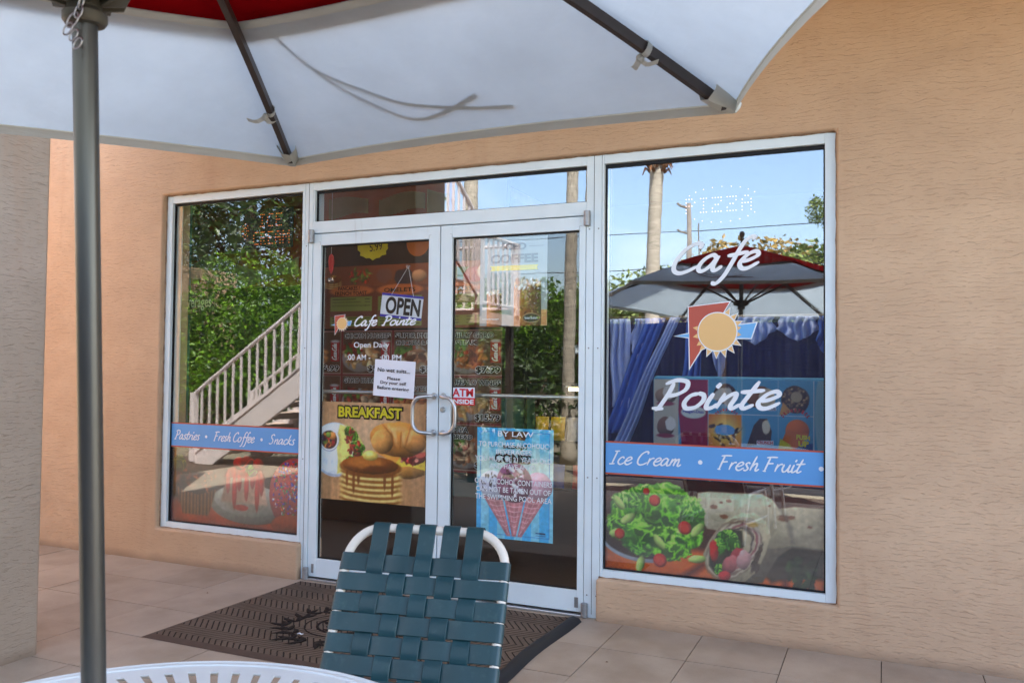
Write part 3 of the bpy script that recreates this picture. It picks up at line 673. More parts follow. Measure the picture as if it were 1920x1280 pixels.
MB().add([(-.079,0,-.008),(.080,0,-.008),(.078,0,.052),(-.077,0,.050)], [(0,1,2,3)]).build('upper_panel', M['paper'], at); MB().add([(-.079,0,-.052),(.080,0,-.052),(.080,0,-.0085),(-.079,0,-.0085)], [(0,1,2,3)]).build('lower_panel', M['red'], at)
t = MB(); put(t, 'ATM', -.067, .070, -.002, .045, -.001, .03); t.build('lettering', M['red'], at)
t = MB(); put(t, 'INSIDE', -.072, .073, -.045, -.018, -.001, .03); t.build('lettering', M['white_vinyl'], at)

os_ = thing('open_sign', 'hanging blue and white OPEN sign inside the left door, tilted', 'sign', (.632, .052, 1.704)); os_.rotation_euler = (0, R_(6.6), 0)
MB().box(-.146, .146, 0, .004, -.058, .058).build('board', M['paper'], os_); MB().box(-.146, .146, -.0006, .0044, .0585, .073).box(-.146, .146, -.0006, .0044, -.073, -.0585).build('border', M['sign_blue'], os_)
t = MB(); put(t, 'OPEN', -.112, .134, -.052, .054, -.001, .035); t.build('lettering', M['ink'], os_)
k = MB(); k.tube([(-.078,-.001,.068),(.02,-.004,.245)], .0012, 6).tube([(.078,-.001,.068),(.02,-.004,.245)], .0012, 6); k.build('cord', M['paper'], os_)
MB().lathe([(.001,-.012),(.012,-.010),(.016,-.004),(.006,.002),(.006,.010),(.0075,.014)], (.02,-.004,.247), 18, (0,1,0)).build('suction_cup', M['clear'], os_, True)

# ---- printed posters just inside the glass
def tex(c, sc, seed, lo, hi, oct=4): return lo+(hi-lo)*vnoise(c.X, c.Y, sc, seed, oct)
def pancakes(c, x, y, s, n=4):
    for i in range(n):
        yy = y+i*.022*s; c.ell(x+.004*(i % 2), yy-.012*s, .105*s, .034*s, (228,196,120), rough=.05); c.ell(x+.004*(i % 2), yy, .107*s, .032*s, (150,88,34), shade=.5, rough=.05)
    c.ell(x, y+n*.022*s, .105*s, .038*s, (170,98,36), shade=.5, rough=.06); c.ell(x-.005*s, y+(n+.5)*.022*s, .075*s, .03*s, (118,62,24), rough=.3, a=.9)
    c.ell(x+.01*s, y+(n+1)*.022*s, .03*s, .013*s, (236,196,84), rough=.15, shade=.4)
    for k in (-.06, .02, .075): c.ell(x+k*s, y+.04*s, .009*s, .05*s, (124,66,24), rough=.2, a=.8)
# breakfast poster
w_, h_ = .772, .610; c = Canvas(w_, h_, .0042)
wood = .78+.3*vnoise(c.X*3, c.Y*.35, 14, 4, 3); c.C[:] = (np.array((196,142,96))/255.)*wood[..., None]; c.mask(np.exp(-((c.X-.37)**2+(c.Y-.42)**2)/.05), (236,206,176), .5)
c.ell(.12, .31, .175, .17, (196,206,226), shade=.15); c.ell(.12, .315, .165, .158, (234,238,246), shade=.1); c.ell(.13, .30, .135, .125, (222,228,238))
c.poly([(.155,.47),(.20,.46),(.24,.38),(.25,.28),(.20,.18),(.14,.16),(.145,.25),(.13,.36)], (238,224,120), soft=.01, tex=.82+.3*vnoise(c.X, c.Y, 30, 4))
c.poly([(.20,.47),(.27,.44),(.33,.36),(.34,.27),(.30,.22),(.26,.30),(.25,.38)], (206,206,110), soft=.012, tex=.7+.5*vnoise(c.X, c.Y, 34, 6))
for i, (x, y) in enumerate([(.225,.43),(.26,.40),(.27,.34),(.29,.29),(.245,.25),(.31,.33)]): lettuce(c, x, y, .036, .03, 40+i, sc=60)
c.leaves(.26, .35, .05, .10, 30, [(150,40,34),(190,70,50),(110,40,40)], .016, 3)
c.ell(.075, .37, .077, .074, (206,210,226), shade=.2); c.ell(.075, .372, .072, .068, (240,242,248)); c.ell(.075, .37, .062, .058, (60,34,36)); c.leaves(.075, .37, .048, .044, 34, [(110,30,40),(90,120,50),(214,124,50),(50,34,60),(150,30,40)], .018, 5); c.ell(.10,.395,.028,.024,(222,134,60),shade=.5); c.ell(.07,.40,.02,.018,(120,150,60),shade=.5)
# croissant sandwich
c.ell(.64, .215, .13, .055, (196,132,62), rough=.2, shade=.6)
c.poly([(.50,.27),(.79,.31),(.78,.215),(.66,.235),(.56,.225)], (236,200,70), tex=.85+.25*vnoise(c.X, c.Y, 20, 2)); c.poly([(.42,.31),(.50,.345),(.70,.33),(.60,.29),(.555,.235),(.50,.275)], (240,150,64), soft=.006)
c.ell(.71, .285, .085, .036, (128,36,36), rough=.5, ang=.22, shade=.6); c.ell(.74, .305, .06, .014, (196,84,70), rough=.5, ang=.3); c.leaves(.66, .28, .06, .02, 20, [(166,60,54),(100,26,30),(214,130,110)], .02, 7)
c.ell(.58, .392, .20, .108, (214,134,60), rough=.14, shade=.65, ang=-.04); c.ell(.47, .375, .078, .075, (222,150,78), rough=.2, shade=.7, ang=.3); c.ell(.69, .385, .088, .070, (214,140,70), rough=.2, shade=.7, ang=-.2)
for x, y, a in ((.54,.40,.25),(.60,.395,-.05),(.65,.41,-.3),(.51,.44,.8)): c.ell(x, y, .006, .055, (140,76,30), ang=a, a=.55, soft=1.0); c.ell(x+.018, y+.012, .012, .045, (246,206,146), ang=a, a=.45, soft=1.2)
c.ell(.585, .455, .05, .016, (236,186,120), a=.6, soft=1.0)
# stack of pancakes with syrup
c.poly([(.17,0),(.60,0),(.595,.16),(.56,.20),(.20,.19),(.165,.12)], (214,176,104), soft=.008, tex=.75+.4*vnoise(c.X, c.Y*2.2, 16, 8))
for k in range(6):
    yy = .012+k*.033; c.ell(.385+.006*math.sin(k*2.1), yy+.006, .222-.004*(k % 3), .034, (150,92,36), rough=.06, soft=.14); c.ell(.385+.006*math.sin(k*2.1), yy+.020, .220-.004*(k % 3), .030, (232,198,122), rough=.08, soft=.2)
c.ell(.385, .215, .222, .062, (156,88,32), rough=.08, shade=.3); c.ell(.38, .228, .20, .055, (140,72,24), rough=.12, shade=.6); c.ell(.35, .240, .12, .033, (190,112,44), rough=.35, a=.8, soft=.5); c.ell(.44, .205, .09, .022, (92,44,16), rough=.4, a=.75, soft=.5)
for x, l in ((.215,.06),(.265,.10),(.30,.05),(.49,.07),(.545,.11)): c.ell(x, .17-l/2, .010, l/2+.02, (120,60,20), rough=.2, a=.85)
c.ell(.385, .285, .055, .032, (240,206,96), rough=.12, shade=.5); c.ell(.375, .296, .03, .012, (252,232,150), a=.7, soft=.6)
c.C *= (.88+.24*vnoise(c.X, c.Y, 48, 2, 3))[..., None]; c.C = np.clip(.46+(c.C-.40)*1.12, 0, 1)
bp = thing('breakfast_poster', 'breakfast poster with pancakes, croissant sandwich and omelette in the left door', 'poster', (.045, .046, .505))
c.panel('print', 0, 0, 0, bp, curl=.002)
t = MB(); put(t, 'BREAKFAST', .138, .618, .506, .592, -.0035, .11); t.build('lettering_shadow', M['ink'], bp); t = MB(); put(t, 'BREAKFAST', .148, .608, .516, .582, -.006, .035); t.build('lettering', M['yellow'], bp)
# iced coffee poster
w_, h_ = .421, .512; c = Canvas(w_, h_, .0042); c.C[:] = np.array((158,168,174))/255.; c.mask(np.clip(1-c.Y/.25, 0, 1), (176,170,160), .5)
for x0, x1, top, sg in ((.045, .140, .19, 0), (.215, .385, .235, 1)):
    m = ((c.X > x0) & (c.X < x1) & (c.Y < top)).astype(float); u = np.clip((c.X-x0)/(x1-x0), 0, 1); br = np.stack([196-130*u, 112-86*u, 40-28*u], -1)*(.85+.3*vnoise(c.X, c.Y, 18, 5+sg)[..., None]); c.C = c.C*(1-m[..., None])+np.clip(br/255, 0, 1)*m[..., None]
c.leaves(.30, .24, .075, .025, 26, [(206,170,130),(240,236,230),(170,110,70)], .018, 4); c.leaves(.09, .195, .04, .012, 12, [(206,180,150),(240,236,230)], .012, 4)
c.rect(.385, 0, .421, .09, (206,140,90)); c.leaves(.30, .12, .07, .10, 26, [(196,140,90),(110,50,22)], .007, 9)
c.ell(.325, .045, .054, .028, (222,190,150)); c.ell(.325, .045, .050, .024, (60,34,28))
ip = thing('iced_coffee_poster', 'pale iced coffee poster behind the right door glass, upper half', 'poster', (1.166, .046, 1.578)); c.panel('print', 0, 0, 0, ip, curl=.0025)
t = MB(); put(t, 'ICED', .145, .293, .435, .476, -.004, .045); put(t, 'COFFEE', .068, .366, .360, .412, -.004, .045); t.box(.02, .13, -.0042, -.0038, .452, .4545).box(.31, .40, -.0042, -.0038, .452, .4545); t.build('lettering', M['grey_ink'], ip)
t = MB(); t.add([(.068,-.004,.318),(.366,-.004,.318),(.360,-.004,.333),(.366,-.004,.347),(.068,-.004,.347),(.076,-.004,.333)], [(0,1,2,3,4,5)]); t.build('ribbon', M['yellow'], ip)
t = MB(); put(t, 'Farmer Brothers', .287, .364, .037, .053, -.005, .02); put(t, 'farmerbros.com', .02, .125, .035, .046, -.005, .02); t.build('lettering_white', M['white_vinyl'], ip)
# ice cream cones poster
w_, h_ = .474, .628; c = Canvas(w_, h_, .0038)
st = (np.sin((c.X-.237)*2*math.pi/.105) > .1).astype(float); c.C[:] = np.array((70,176,226))/255.; c.mask(st, (150,206,222), .75); c.mask(np.exp(-((c.Y-.42)**2)/.012), (226,232,214), .75)
c.ell(.237, .31, .26, .15, (70,176,226), a=0)
for (xa, xb, ya, yb) in ((.022,.452,.022,.024),(.022,.452,.604,.606),(.022,.024,.022,.606),(.450,.452,.022,.606)): c.rect(xa, ya, xb, yb, (60,130,200))
def cone(ax, top, bot, wd, colr):
    c.poly([(ax-wd, top), (ax+wd, top), (bot+.012, .018), (bot-.012, .018)], colr, tex=.8+.35*vnoise(c.X, c.Y, 40, 6))
    for k in range(9):
        y = .04+k*.028; f = (y-.018)/(top-.018); x = bot+(ax-bot)*f; ww = wd*f
        c.poly([(x-ww, y+.008), (x, y), (x+ww, y+.008), (x+ww, y+.012), (x, y+.005), (x-ww, y+.012)], (232,186,190), a=.8)
    for k in (-.5, 0, .5): c.poly([(ax+k*wd*1.3-.003, top), (ax+k*wd*1.3+.003, top), (bot+.002, .03), (bot-.002, .03)], (226,178,182), a=.5)
cone(.10, .24, .205, .062, (190,122,132)); cone(.375, .25, .272, .062, (190,122,132)); cone(.238, .255, .238, .068, (196,124,132))
c.ell(.095, .305, .082, .078, (204,206,226), shade=.35, rough=.08); c.leaves(.095, .305, .07, .065, 24, [(40,36,52),(60,50,80)], .009, 2)
c.ell(.385, .31, .085, .078, (214,170,190), shade=.4, rough=.08); c.ell(.236, .32, .110, .112, (146,84,122), shade=.45, rough=.08)
c.leaves(.236, .33, .08, .08, 60, [(110,64,88),(180,130,150),(90,50,70),(230,220,236)], .012, 8)
for x, y in ((.22,.395),(.27,.39),(.24,.30),(.28,.275)): c.ell(x, y, .022, .012, (232,230,240), ang=-.6, shade=.2)
c.poly([(.155,.612),(.320,.612),(.298,.560),(.237,.568),(.178,.560)], (110,66,44))
c.rect(.37, .045, .43, .052, (40,90,150)); c.rect(.37, .033, .43, .037, (60,110,170))
c.C *= (.9+.2*vnoise(c.X, c.Y, 60, 4, 2))[..., None]; c.C = np.clip(.42+(c.C-.44)*1.2, 0, 1)
cp = thing('ice_cream_poster', 'blue striped poster of three ice cream cones in the right door', 'poster', (1.160, .046, .366)); c.panel('print', 0, 0, 0, cp, curl=.002)
t = MB(); put(t, 'scoop!', .165, .315, .505, .540, -.004, .03); put(t, 'CONES', .115, .340, .430, .486, -.004, .05); put(t, 'NESTLE', .395, .428, .044, .053, -.004, .03); t.build('lettering', M['ink'], cp)
# large food graphics at the foot of the windows
w_, h_ = 1.12, .505; c = Canvas(w_, h_, .0042)
c.C[:] = (np.array((70,34,26))/255.)*(.7+.5*vnoise(c.X*.4, c.Y*2, 12, 3))[..., None]
c.poly([(0,0),(1.12,0),(1.12,.14),(.80,.13),(.45,.15),(0,.14)], (196,98,48), soft=.04, tex=.8+.35*vnoise(c.X, c.Y, 7, 8))
c.poly([(.40,0),(.46,0),(.58,.09),(.52,.09)], (84,36,30), soft=.03, a=.85); c.poly([(.92,0),(.95,0),(.95,.18),(.92,.18)], (84,36,34), soft=.03, a=.8)
c.ell(.22, .19, .245, .135, (196,198,196), shade=.35); c.ell(.22, .20, .235, .125, (50,34,32), shade=.2); c.ell(.24, .22, .20, .11, (70,50,40))
def tort(pts, col, lo=.55, ax=.2):
    tx = (lo+(1.25-lo)*np.clip((c.Y-.05)/.40, 0, 1))*(.86+.22*vnoise(c.X, c.Y, 9, 2, 3)+.10*vnoise(c.X, c.Y, 60, 9, 2)); c.poly(pts, col, soft=.008, tex=tx)
tort([(.50,.44),(.56,.452),(.69,.452),(.82,.458),(.87,.435),(.906,.39),(.86,.30),(.70,.25),(.55,.26),(.50,.34)], (176,160,132))
tort([(.75,.366),(.82,.40),(.906,.39),(.98,.405),(1.12,.405),(1.12,.20),(.965,.20),(.88,.17),(.848,.14),(.80,.20)], (168,152,124))
c.poly([(.84,.15),(.965,.205),(1.12,.20),(1.12,.06),(.98,.055),(.87,.02),(.82,.06)], (38,40,32), soft=.025, a=.92); tort([(.80,.20),(.86,.19),(.965,.205),(.90,.15),(.85,.06),(.826,.015),(.75,.0),(.70,.05)], (120,108,90), lo=.7)
tort([(.723,.356),(.79,.36),(.845,.32),(.865,.25),(.84,.16),(.80,.07),(.74,.01),(.68,.0),(.61,.01),(.545,.06),(.53,.13),(.56,.20),(.60,.26),(.65,.315)], (200,180,146), lo=.7)
for k in range(7):      # folded layers round the mouth
    f = k/6; c.ell(.685+.012*f, .172+.01*f, .118-.05*f, .185-.07*f, [(132,112,92),(204,186,158),(110,84,70),(206,186,164),(130,66,68),(190,168,150),(60,46,40)][k], ang=-.62, hole=.88, rough=.35, a=.7)
c.poly([(.60,.235),(.66,.27),(.725,.265),(.735,.19),(.70,.13),(.66,.06),(.60,.03),(.56,.075),(.565,.15)], (38,40,28), soft=.012)
for i, (x, y, rx, ry) in enumerate([(.655,.235,.05,.03),(.61,.17,.035,.05),(.68,.19,.04,.035),(.62,.06,.035,.03)]): lettuce(c, x, y, rx, ry, 60+i, sc=50, mid=(60,120,44))
for x, y, rx, ry, cc, an in ((.585,.15,.022,.055,(186,44,44),.1),(.70,.14,.028,.045,(150,50,56),-.5),(.665,.09,.035,.05,(176,100,96),-.6),(.735,.12,.035,.05,(196,150,140),-.3),(.64,.03,.03,.025,(190,60,64),.2)): c.ell(x, y, rx, ry, cc, ang=an, rough=.4, shade=.5)
c.ell(.80, .14, .012, .075, (60,46,38), ang=-.35, rough=.8, a=.85); c.ell(.79, .09, .02, .03, (50,40,32), rough=.9, a=.8); c.ell(.775, .30, .03, .012, (190,150,80), rough=.5, a=.7)
for x, y, r in ((.585,.375,.018),(.93,.345,.028),(.965,.35,.018),(.66,.41,.014),(.62,.40,.01),(1.05,.31,.012),(.86,.40,.008),(.635,.33,.02)): c.ell(x, y, r, r*.6, (112,62,40), rough=.9, a=.75, soft=.5)
c.poly([(.895,.40),(.93,.39),(.97,.30),(.98,.22),(.96,.22),(.94,.32)], (96,86,76), soft=.015, a=.5)
# salad
c.ell(.27, .29, .235, .165, (30,50,22), rough=.3)
for i, (x, y, rx, ry) in enumerate([(.12,.24,.10,.09),(.20,.16,.10,.07),(.36,.15,.11,.07),(.45,.24,.08,.10),(.13,.35,.09,.08),(.27,.24,.11,.09),(.42,.36,.10,.08),(.22,.40,.09,.07),(.34,.42,.10,.065),(.30,.33,.11,.085),(.48,.31,.06,.08),(.08,.28,.05,.06)]):
    lettuce(c, x, y, rx, ry, i, sc=(22,30,26)[i % 3], mid=((112,178,46),(86,150,44),(132,190,60))[i % 3], hi=(214,238,136), lo=(34,74,20))
for x, y, a in ((.08,.36,-.9),(.07,.20,.2),(.50,.10,.15),(.20,.045,1.3),(.30,.17,-.9),(.50,.25,.8),(.13,.28,.6)): c.ell(x, y, .046, .021, (188,206,118), ang=a, shade=.6, rough=.25)
for x, y, r in ((.275,.385,.030),(.435,.255,.035),(.085,.195,.028),(.305,.075,.036),(.23,.43,.018)): c.ell(x, y, r, r, (168,30,28), shade=.45); c.ell(x, y-.003, r*.7, r*.65, (206,84,52), a=.6, rough=.4)
c.leaves(1.02, .08, .075, .075, 46, [(30,44,26),(44,60,34)], .022, 31)
c.C *= (.9+.2*vnoise(c.X, c.Y, 55, 2, 2))[..., None]
c.C = np.clip(.40+(c.C-.36)*1.22, 0, 1); g_ = c.C.mean(2, keepdims=True); c.C = np.clip(g_+(c.C-g_)*1.3, 0, 1)
c.panel('food_graphic', 1.934, .262, .042, W2)
w_, h_ = 1.11, .505; c = Canvas(w_, h_, .0052)
c.C[:] = (np.array((74,36,28))/255.)*(.7+.5*vnoise(c.X*.5, c.Y*2, 12, 5))[..., None]
c.poly([(0,0),(1.11,0),(1.11,.14),(.7,.13),(0,.15)], (166,84,46), soft=.05, tex=.75+.4*vnoise(c.X, c.Y, 7, 8))
c.ell(.68, .16, .33, .13, (150,150,144), shade=.25); c.ell(.68, .185, .29, .105, (196,196,188), shade=.3); c.ell(.66, .17, .20, .06, (150,140,130), a=.7, soft=.6)
c.poly([(.45,.165),(.835,.165),(.80,.34),(.775,.385),(.52,.385),(.485,.34)], (206,176,160), soft=.018, tex=.78+.3*np.clip((c.X-.45)/.38, 0, 1)); c.poly([(.475,.33),(.81,.33),(.79,.38),(.75,.40),(.54,.40),(.50,.385)], (180,30,26), soft=.012)
for x, l in ((.505,.10),(.56,.20),(.60,.08),(.66,.14),(.71,.06),(.75,.20),(.785,.10)): c.ell(x, .345-l/2, .019, l/2+.02, (190,44,32), rough=.15, a=.92, shade=.3)
c.ell(.62, .135, .06, .02, (170,40,34), rough=.3, a=.7)
c.ell(.595, .425, .05, .042, (176,20,28), shade=.6, rough=.12); c.ell(.66, .44, .048, .04, (150,14,24), shade=.6, rough=.12); lettuce(c, .70, .385, .05, .04, 77, sc=40); c.ell(.755, .425, .045, .04, (160,16,26), shade=.6, rough=.12)
for i in range(60): a_ = i*2.4; c.ell(.66+.10*((i*.618) % 1-.5)*1.6, .428+.03*math.sin(a_), .004, .004, (230,120,110), a=.5)
c.poly([(.05,.24),(.40,.24),(.34,.06),(.11,.06)], (112,86,66), soft=.01, tex=.7+.5*(np.sin(c.X*210) > 0)); c.ell(.225, .30, .20, .10, (76,40,24), rough=.25, shade=.6)
c.leaves(.225, .31, .17, .08, 90, [(50,24,16),(96,56,34),(150,100,66),(40,20,14)], .026, 3); c.ell(.235, .42, .13, .085, (120,104,104), rough=.25, shade=.6, a=.85); lettuce(c, .07, .40, .06, .06, 88, sc=40, mid=(90,100,44), hi=(150,150,80))
c.ell(1.06, .25, .21, .23, (176,70,84), shade=.5, rough=.06); c.leaves(1.05, .27, .18, .20, 340, [(220,60,90),(70,100,210),(236,226,236),(240,140,50),(110,60,190),(60,160,110)], .0085, 5); c.ell(1.04, .05, .17, .07, (150,84,50), shade=.4)
c.C *= (.82+.2*vnoise(c.X, c.Y, 55, 2, 2))[..., None]*.9
c.C = np.clip(.36+(c.C-.42)*1.3, 0, 1); g_ = c.C.mean(2, keepdims=True); c.C = np.clip(g_+(c.C-g_)*1.3, 0, 1)
c.panel('food_graphic', -1.189, .262, .042, W1)

# ================================================================== CAFE INTERIOR
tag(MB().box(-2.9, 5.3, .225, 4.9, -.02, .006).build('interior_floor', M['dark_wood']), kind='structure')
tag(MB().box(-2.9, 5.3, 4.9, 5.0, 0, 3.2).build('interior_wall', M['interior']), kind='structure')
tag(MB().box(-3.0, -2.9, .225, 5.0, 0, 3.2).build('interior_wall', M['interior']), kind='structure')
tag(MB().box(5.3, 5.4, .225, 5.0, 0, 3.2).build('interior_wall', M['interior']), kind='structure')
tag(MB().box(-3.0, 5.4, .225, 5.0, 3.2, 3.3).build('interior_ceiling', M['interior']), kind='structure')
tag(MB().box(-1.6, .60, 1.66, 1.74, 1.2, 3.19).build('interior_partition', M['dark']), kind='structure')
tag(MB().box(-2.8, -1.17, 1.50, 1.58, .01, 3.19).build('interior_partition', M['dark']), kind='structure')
# soffit with pleated valance decoration, seen high behind the left window and the transom
sf = thing('decor_soffit', 'terracotta soffit board with pale pleated scallops high inside the cafe', 'soffit', (0,0,0))
MB().box(-2.6, -.861, 1.08, 1.16, 1.98, 3.19).box(-.86, .40, 1.081, 1.16, 2.42, 3.19).build('board', M['terracotta'], sf)
def pleat(x0, x1, top, bot, n):
    m = MB()
    for i in range(n):
        a, b = x0+(x1-x0)*i/n, x0+(x1-x0)*(i+1)/n; c = (a+b)/2
        ya, yc = 1.075, 1.045
        for (p, yp, q, yq) in ((a, ya, c, yc), (c, yc, b, ya)):
            m.add([(p,yp,bot(p)),(q,yq,bot(q)),(q,yq,top(q)),(p,yp,top(p))], [(0,1,2,3)])
    m.build('pleated_valance', M['pleat'], sf)
def scal(x0, x1, z, h): return lambda x: z+h*math.sin(math.pi*min(1, max(0, (x-x0)/(x1-x0))))
pleat(-2.15, -1.82, scal(-2.15,-1.82,2.42,.10), lambda x: 2.22, 10); pleat(-1.70, -1.38, scal(-1.70,-1.38,2.44,.14), lambda x: 2.26, 10)
pleat(-2.4, -.95, lambda x: 2.17+.06*math.sin(x*6), lambda x: 2.02+.05*math.sin(x*6+1.6), 40)
pleat(-2.4, -.9, lambda x: 2.80, lambda x: 2.68+.05*math.sin(x*5), 40)
pleat(-.66, -.30, lambda x: 2.63+.02*math.sin(x*9), lambda x: 2.50+.02*math.sin(x*12), 12); pleat(-.20, .20, lambda x: 2.62+.03*math.sin(x*9+1), lambda x: 2.50+.02*math.sin(x*12), 13)
pleat(.22, .39, lambda x: 2.66-.05*math.sin((x-.22)*8), lambda x: 2.48, 6)
tp = thing('teal_post', 'narrow teal post standing just inside the left window', 'post', (-1.50, .42, 0)); MB().box(-.045, .045, -.03, .03, 0, 3.19).build('post', M['teal'], tp)
# beverages lettering
bv = thing('beverages_sign', 'pale Beverages lettering on dark board behind left window', 'sign', (-1.455, .31, 1.70)); MB().box(-.02, .36, .005, .015, 0, .17).build('board', M['dark'], bv)
t = MB(); put(t, 'Beverages', .03, .335, .03, .135, 0, .02, dz=0); t.build('lettering', M['bev'], bv)
# price star and paper fruit
ps = thing('price_star', 'yellow cut-out price tag reading 5.99 above the menu boards', 'price tag', (-.335, 1.20, 2.275))
pts = []
for k in range(28):
    a = 2*math.pi*k/28; r = 1+.10*(k % 2)-.05*math.sin(k*1.7); pts.append((.135*r*math.cos(a), .095*r*math.sin(a)))
m = MB(); m.poly(pts, 0); m.build('card', M['yellow'], ps); t = MB(); put(t, '5.99', -.03, .085, -.035, .03, -.002, 0, rot=.1); t.build('lettering', M['ink'], ps)
pf = thing('paper_orange', 'orange paper fruit cut-out hanging above the menu, right of price tag', 'decoration', (.07, 1.2, 2.28)); m = MB(); disc(m, 0, 0, .10, 0, 30); m.build('card', M['orange'], pf)
# menu boards
def menu_board():
    mb_ = thing('menu_board', 'brown and green menu board with food photos, upper one behind doors', 'menu board', (-1.62, 1.60, 1.655))
    c = Canvas(2.20, .53, .008); c.C[:] = np.array((108,58,36))/255.
    c.rect(0, .355, 2.2, .53, (128,72,44))
    def strip(x): pancakes(c, x+.22, .375, .8, 3); c.leaves(x+.50, .44, .10, .06, 60, [(70,110,40),(110,150,60),(180,60,40)], .02, 3); c.ell(x+.74, .44, .08, .06, (120,80,66), rough=.5); c.ell(x+.93, .42, .09, .07, (60,50,56), rough=.4); c.ell(x+1.07, .43, .07, .05, (196,150,110), rough=.3, shade=.5)
    strip(.40); c.ell(1.85, .44, .10, .05, (70,110,50), rough=.5); c.ell(1.98, .42, .10, .06, (160,40,40), rough=.4); c.ell(2.10, .44, .1, .07, (226,226,220), rough=.1)
    for x in (.10, .62, 1.10, 1.58, 2.02):
        c.rect(x-.02, .02, x+.40, .27, (122,140,66)); c.rect(x-.02, .10, x+.40, .15, (112,70,60)); c.ell(x+.19, .32, .22, .045, (200,112,52))
        for k in range(3): c.rect(x, .245-k*.026, x+.24+.05*((k*7) % 3), .251-k*.026, (60,70,34)); c.rect(x+.33, .245-k*.026, x+.38, .251-k*.026, (60,70,34))
        for k in range(3): c.rect(x, .085-k*.024, x+.26, .091-k*.024, (60,70,34)); c.rect(x+.33, .085-k*.024, x+.38, .091-k*.024, (60,70,34))
    c.panel('print', 0, 0, 0, mb_)
    t = MB()
    put(t, 'PANCAKES /', .68, .90, .325, .358, -.003, .02); put(t, 'FRENCH TOAST', .65, .97, .283, .316, -.003, .02); put(t, 'TOAST', .18, .40, .30, .335, -.003, .02); put(t, 'APPETIZERS', 1.64, 1.95, .295, .33, -.003, .02); put(t, 'OMELETS', 1.14, 1.44, .30, .335, -.003, .02)
    t.build('lettering', M['ink'], mb_)
menu_board()
cb = thing('combo_menu_board', 'grid of combo meal photos with outlined names and prices, below menu board', 'menu board', (-1.41, 1.62, .505))
c = Canvas(2.004, 1.135, .007); c.C[:] = np.array((124,36,42))/255.
cells = []
for i in range(4):
    for j in range(3):
        x0 = .505*i-.0+.012; x1 = x0+.478; zt = 1.125-j*.375; z0 = zt-.352; cells.append((i, j, x0, z0)); c.rect(x0-.004, z0-.004, x1+.004, zt+.004, (190,170,160)); c.rect(x0, z0, x1, zt, (92,64,50))
        r = random.Random(i*5+j); cols = [[(170,92,48),(130,60,34),(196,130,70)], [(190,150,96),(160,110,70),(214,190,150)], [(120,70,50),(150,100,70),(196,170,140)]][(i+j) % 3]
        c.ell(x0+.16, z0+.13, .17, .12, (176,176,180), shade=.2, a=.8); c.leaves(x0+.18, z0+.15, .15, .09, 60, cols, .04, i*3+j); c.leaves(x0+.10, z0+.20, .09, .05, 24, [(80,120,44),(160,50,40)], .03, i+9)
        c.rect(x0+.375, z0+.10, x0+.465, z0+.27, (168,24,36)); c.ell(x0+.42, z0+.27, .045, .012, (190,190,196)); c.poly([(x0+.445,z0+.105),(x0+.462,z0+.14),(x0+.452,z0+.26),(x0+.46,z0+.14)], (220,220,220))
c.panel('print', 0, 0, 0, cb)
names = {(0,0): ('CHEESE','BURGER','$6.99'), (1,0): ('CHICKEN NUGGETS','','$5.99'), (2,0): ('SUPER PHILLY','CHICKEN & STEAK','$7.99'), (3,0): ('PHILLY GYRO','& STEAK','$7.99'),
         (0,1): ('CHEESE','BURGER','$6.99'), (1,1): ('GYRO BURGER','','$7.99'), (2,1): ('WINGS','CHICKEN TENDERS','$7.99'), (3,1): ('BUFFALO WINGS','','$15.79'), (0,2): ('','',''), (1,2): ('','',''), (2,2): ('','',''), (3,2): ('PITA','BREAD','$1.99')}
ta, tb, tc_ = MB(), MB(), MB()
for (i, j, x0, z0) in cells:
    a, b, p = names[(i, j)]
    for tx, zz, hh in ((a, z0+.295, .042), (b, z0+.240, .036)):
        if tx:
            wd = min(.46, .036*len(tx)); xx = x0+.01 if (i, j) != (3, 2) else x0+.05
            put(ta, tx, xx-.002, xx+wd+.002, zz-.003, zz+hh+.003, -.003, .09); put(tb, tx, xx, xx+wd, zz, zz+hh, -.005, .02)
    if p: put(ta, p, x0+.245, x0+.470, z0+.008, z0+.072, -.003, .10); put(tb, p, x0+.25, x0+.465, z0+.012, z0+.068, -.005, .025)
    script(tc_, 'Coca-Cola', x0+.02, x0+.155, 0, .05, -.004, .009, rot=math.pi/2, piv=(x0+.02, 0))
    # move the freshly written word onto the can (it was written about its own pivot)
tc_ = MB()
for (i, j, x0, z0) in cells:
    w2 = MB(); script(w2, 'Coca-Cola', 0, .135, 0, .045, -.004, .009); tc_.add([(x0+.438-v[2], v[1], z0+.115+v[0]) for v in w2.v], w2.f)
ta.build('lettering_outline', M['white_vinyl'], cb); tb.build('lettering', M['ink'], cb); tc_.build('can_lettering', M['white_vinyl'], cb)
ct = thing('service_counter', 'teal fronted service counter under the combo menu', 'counter', (-.4, 1.9, 0)); MB().box(-1.2, 1.0, -.20, .4, .30, 1.1).build('front', M['teal'], ct, bevel=.01); MB().box(-1.15, .95, -.15, .35, .006, .298).build('plinth', M['dark_wood'], ct)
sb = thing('small_menu', 'small dark price list high behind the right window', 'menu', (3.0, 1.8, 1.98)); MB().box(-.05, .55, .002, .01, -.02, .30).build('board', M['dark'], sb)
t = MB()
for k, (a, b) in enumerate((('Turkey','$6.99'), ('Roast Beef','$7.99'), ('Corn Beef','$7.99'), ('Ham','$6.99'))): put(t, a, .0, .03*len(a), .22-k*.06, .25-k*.06, 0, .01); put(t, b, .36, .50, .22-k*.06, .25-k*.06, 0, .01)
t.build('lettering', M['white_vinyl'], sb)
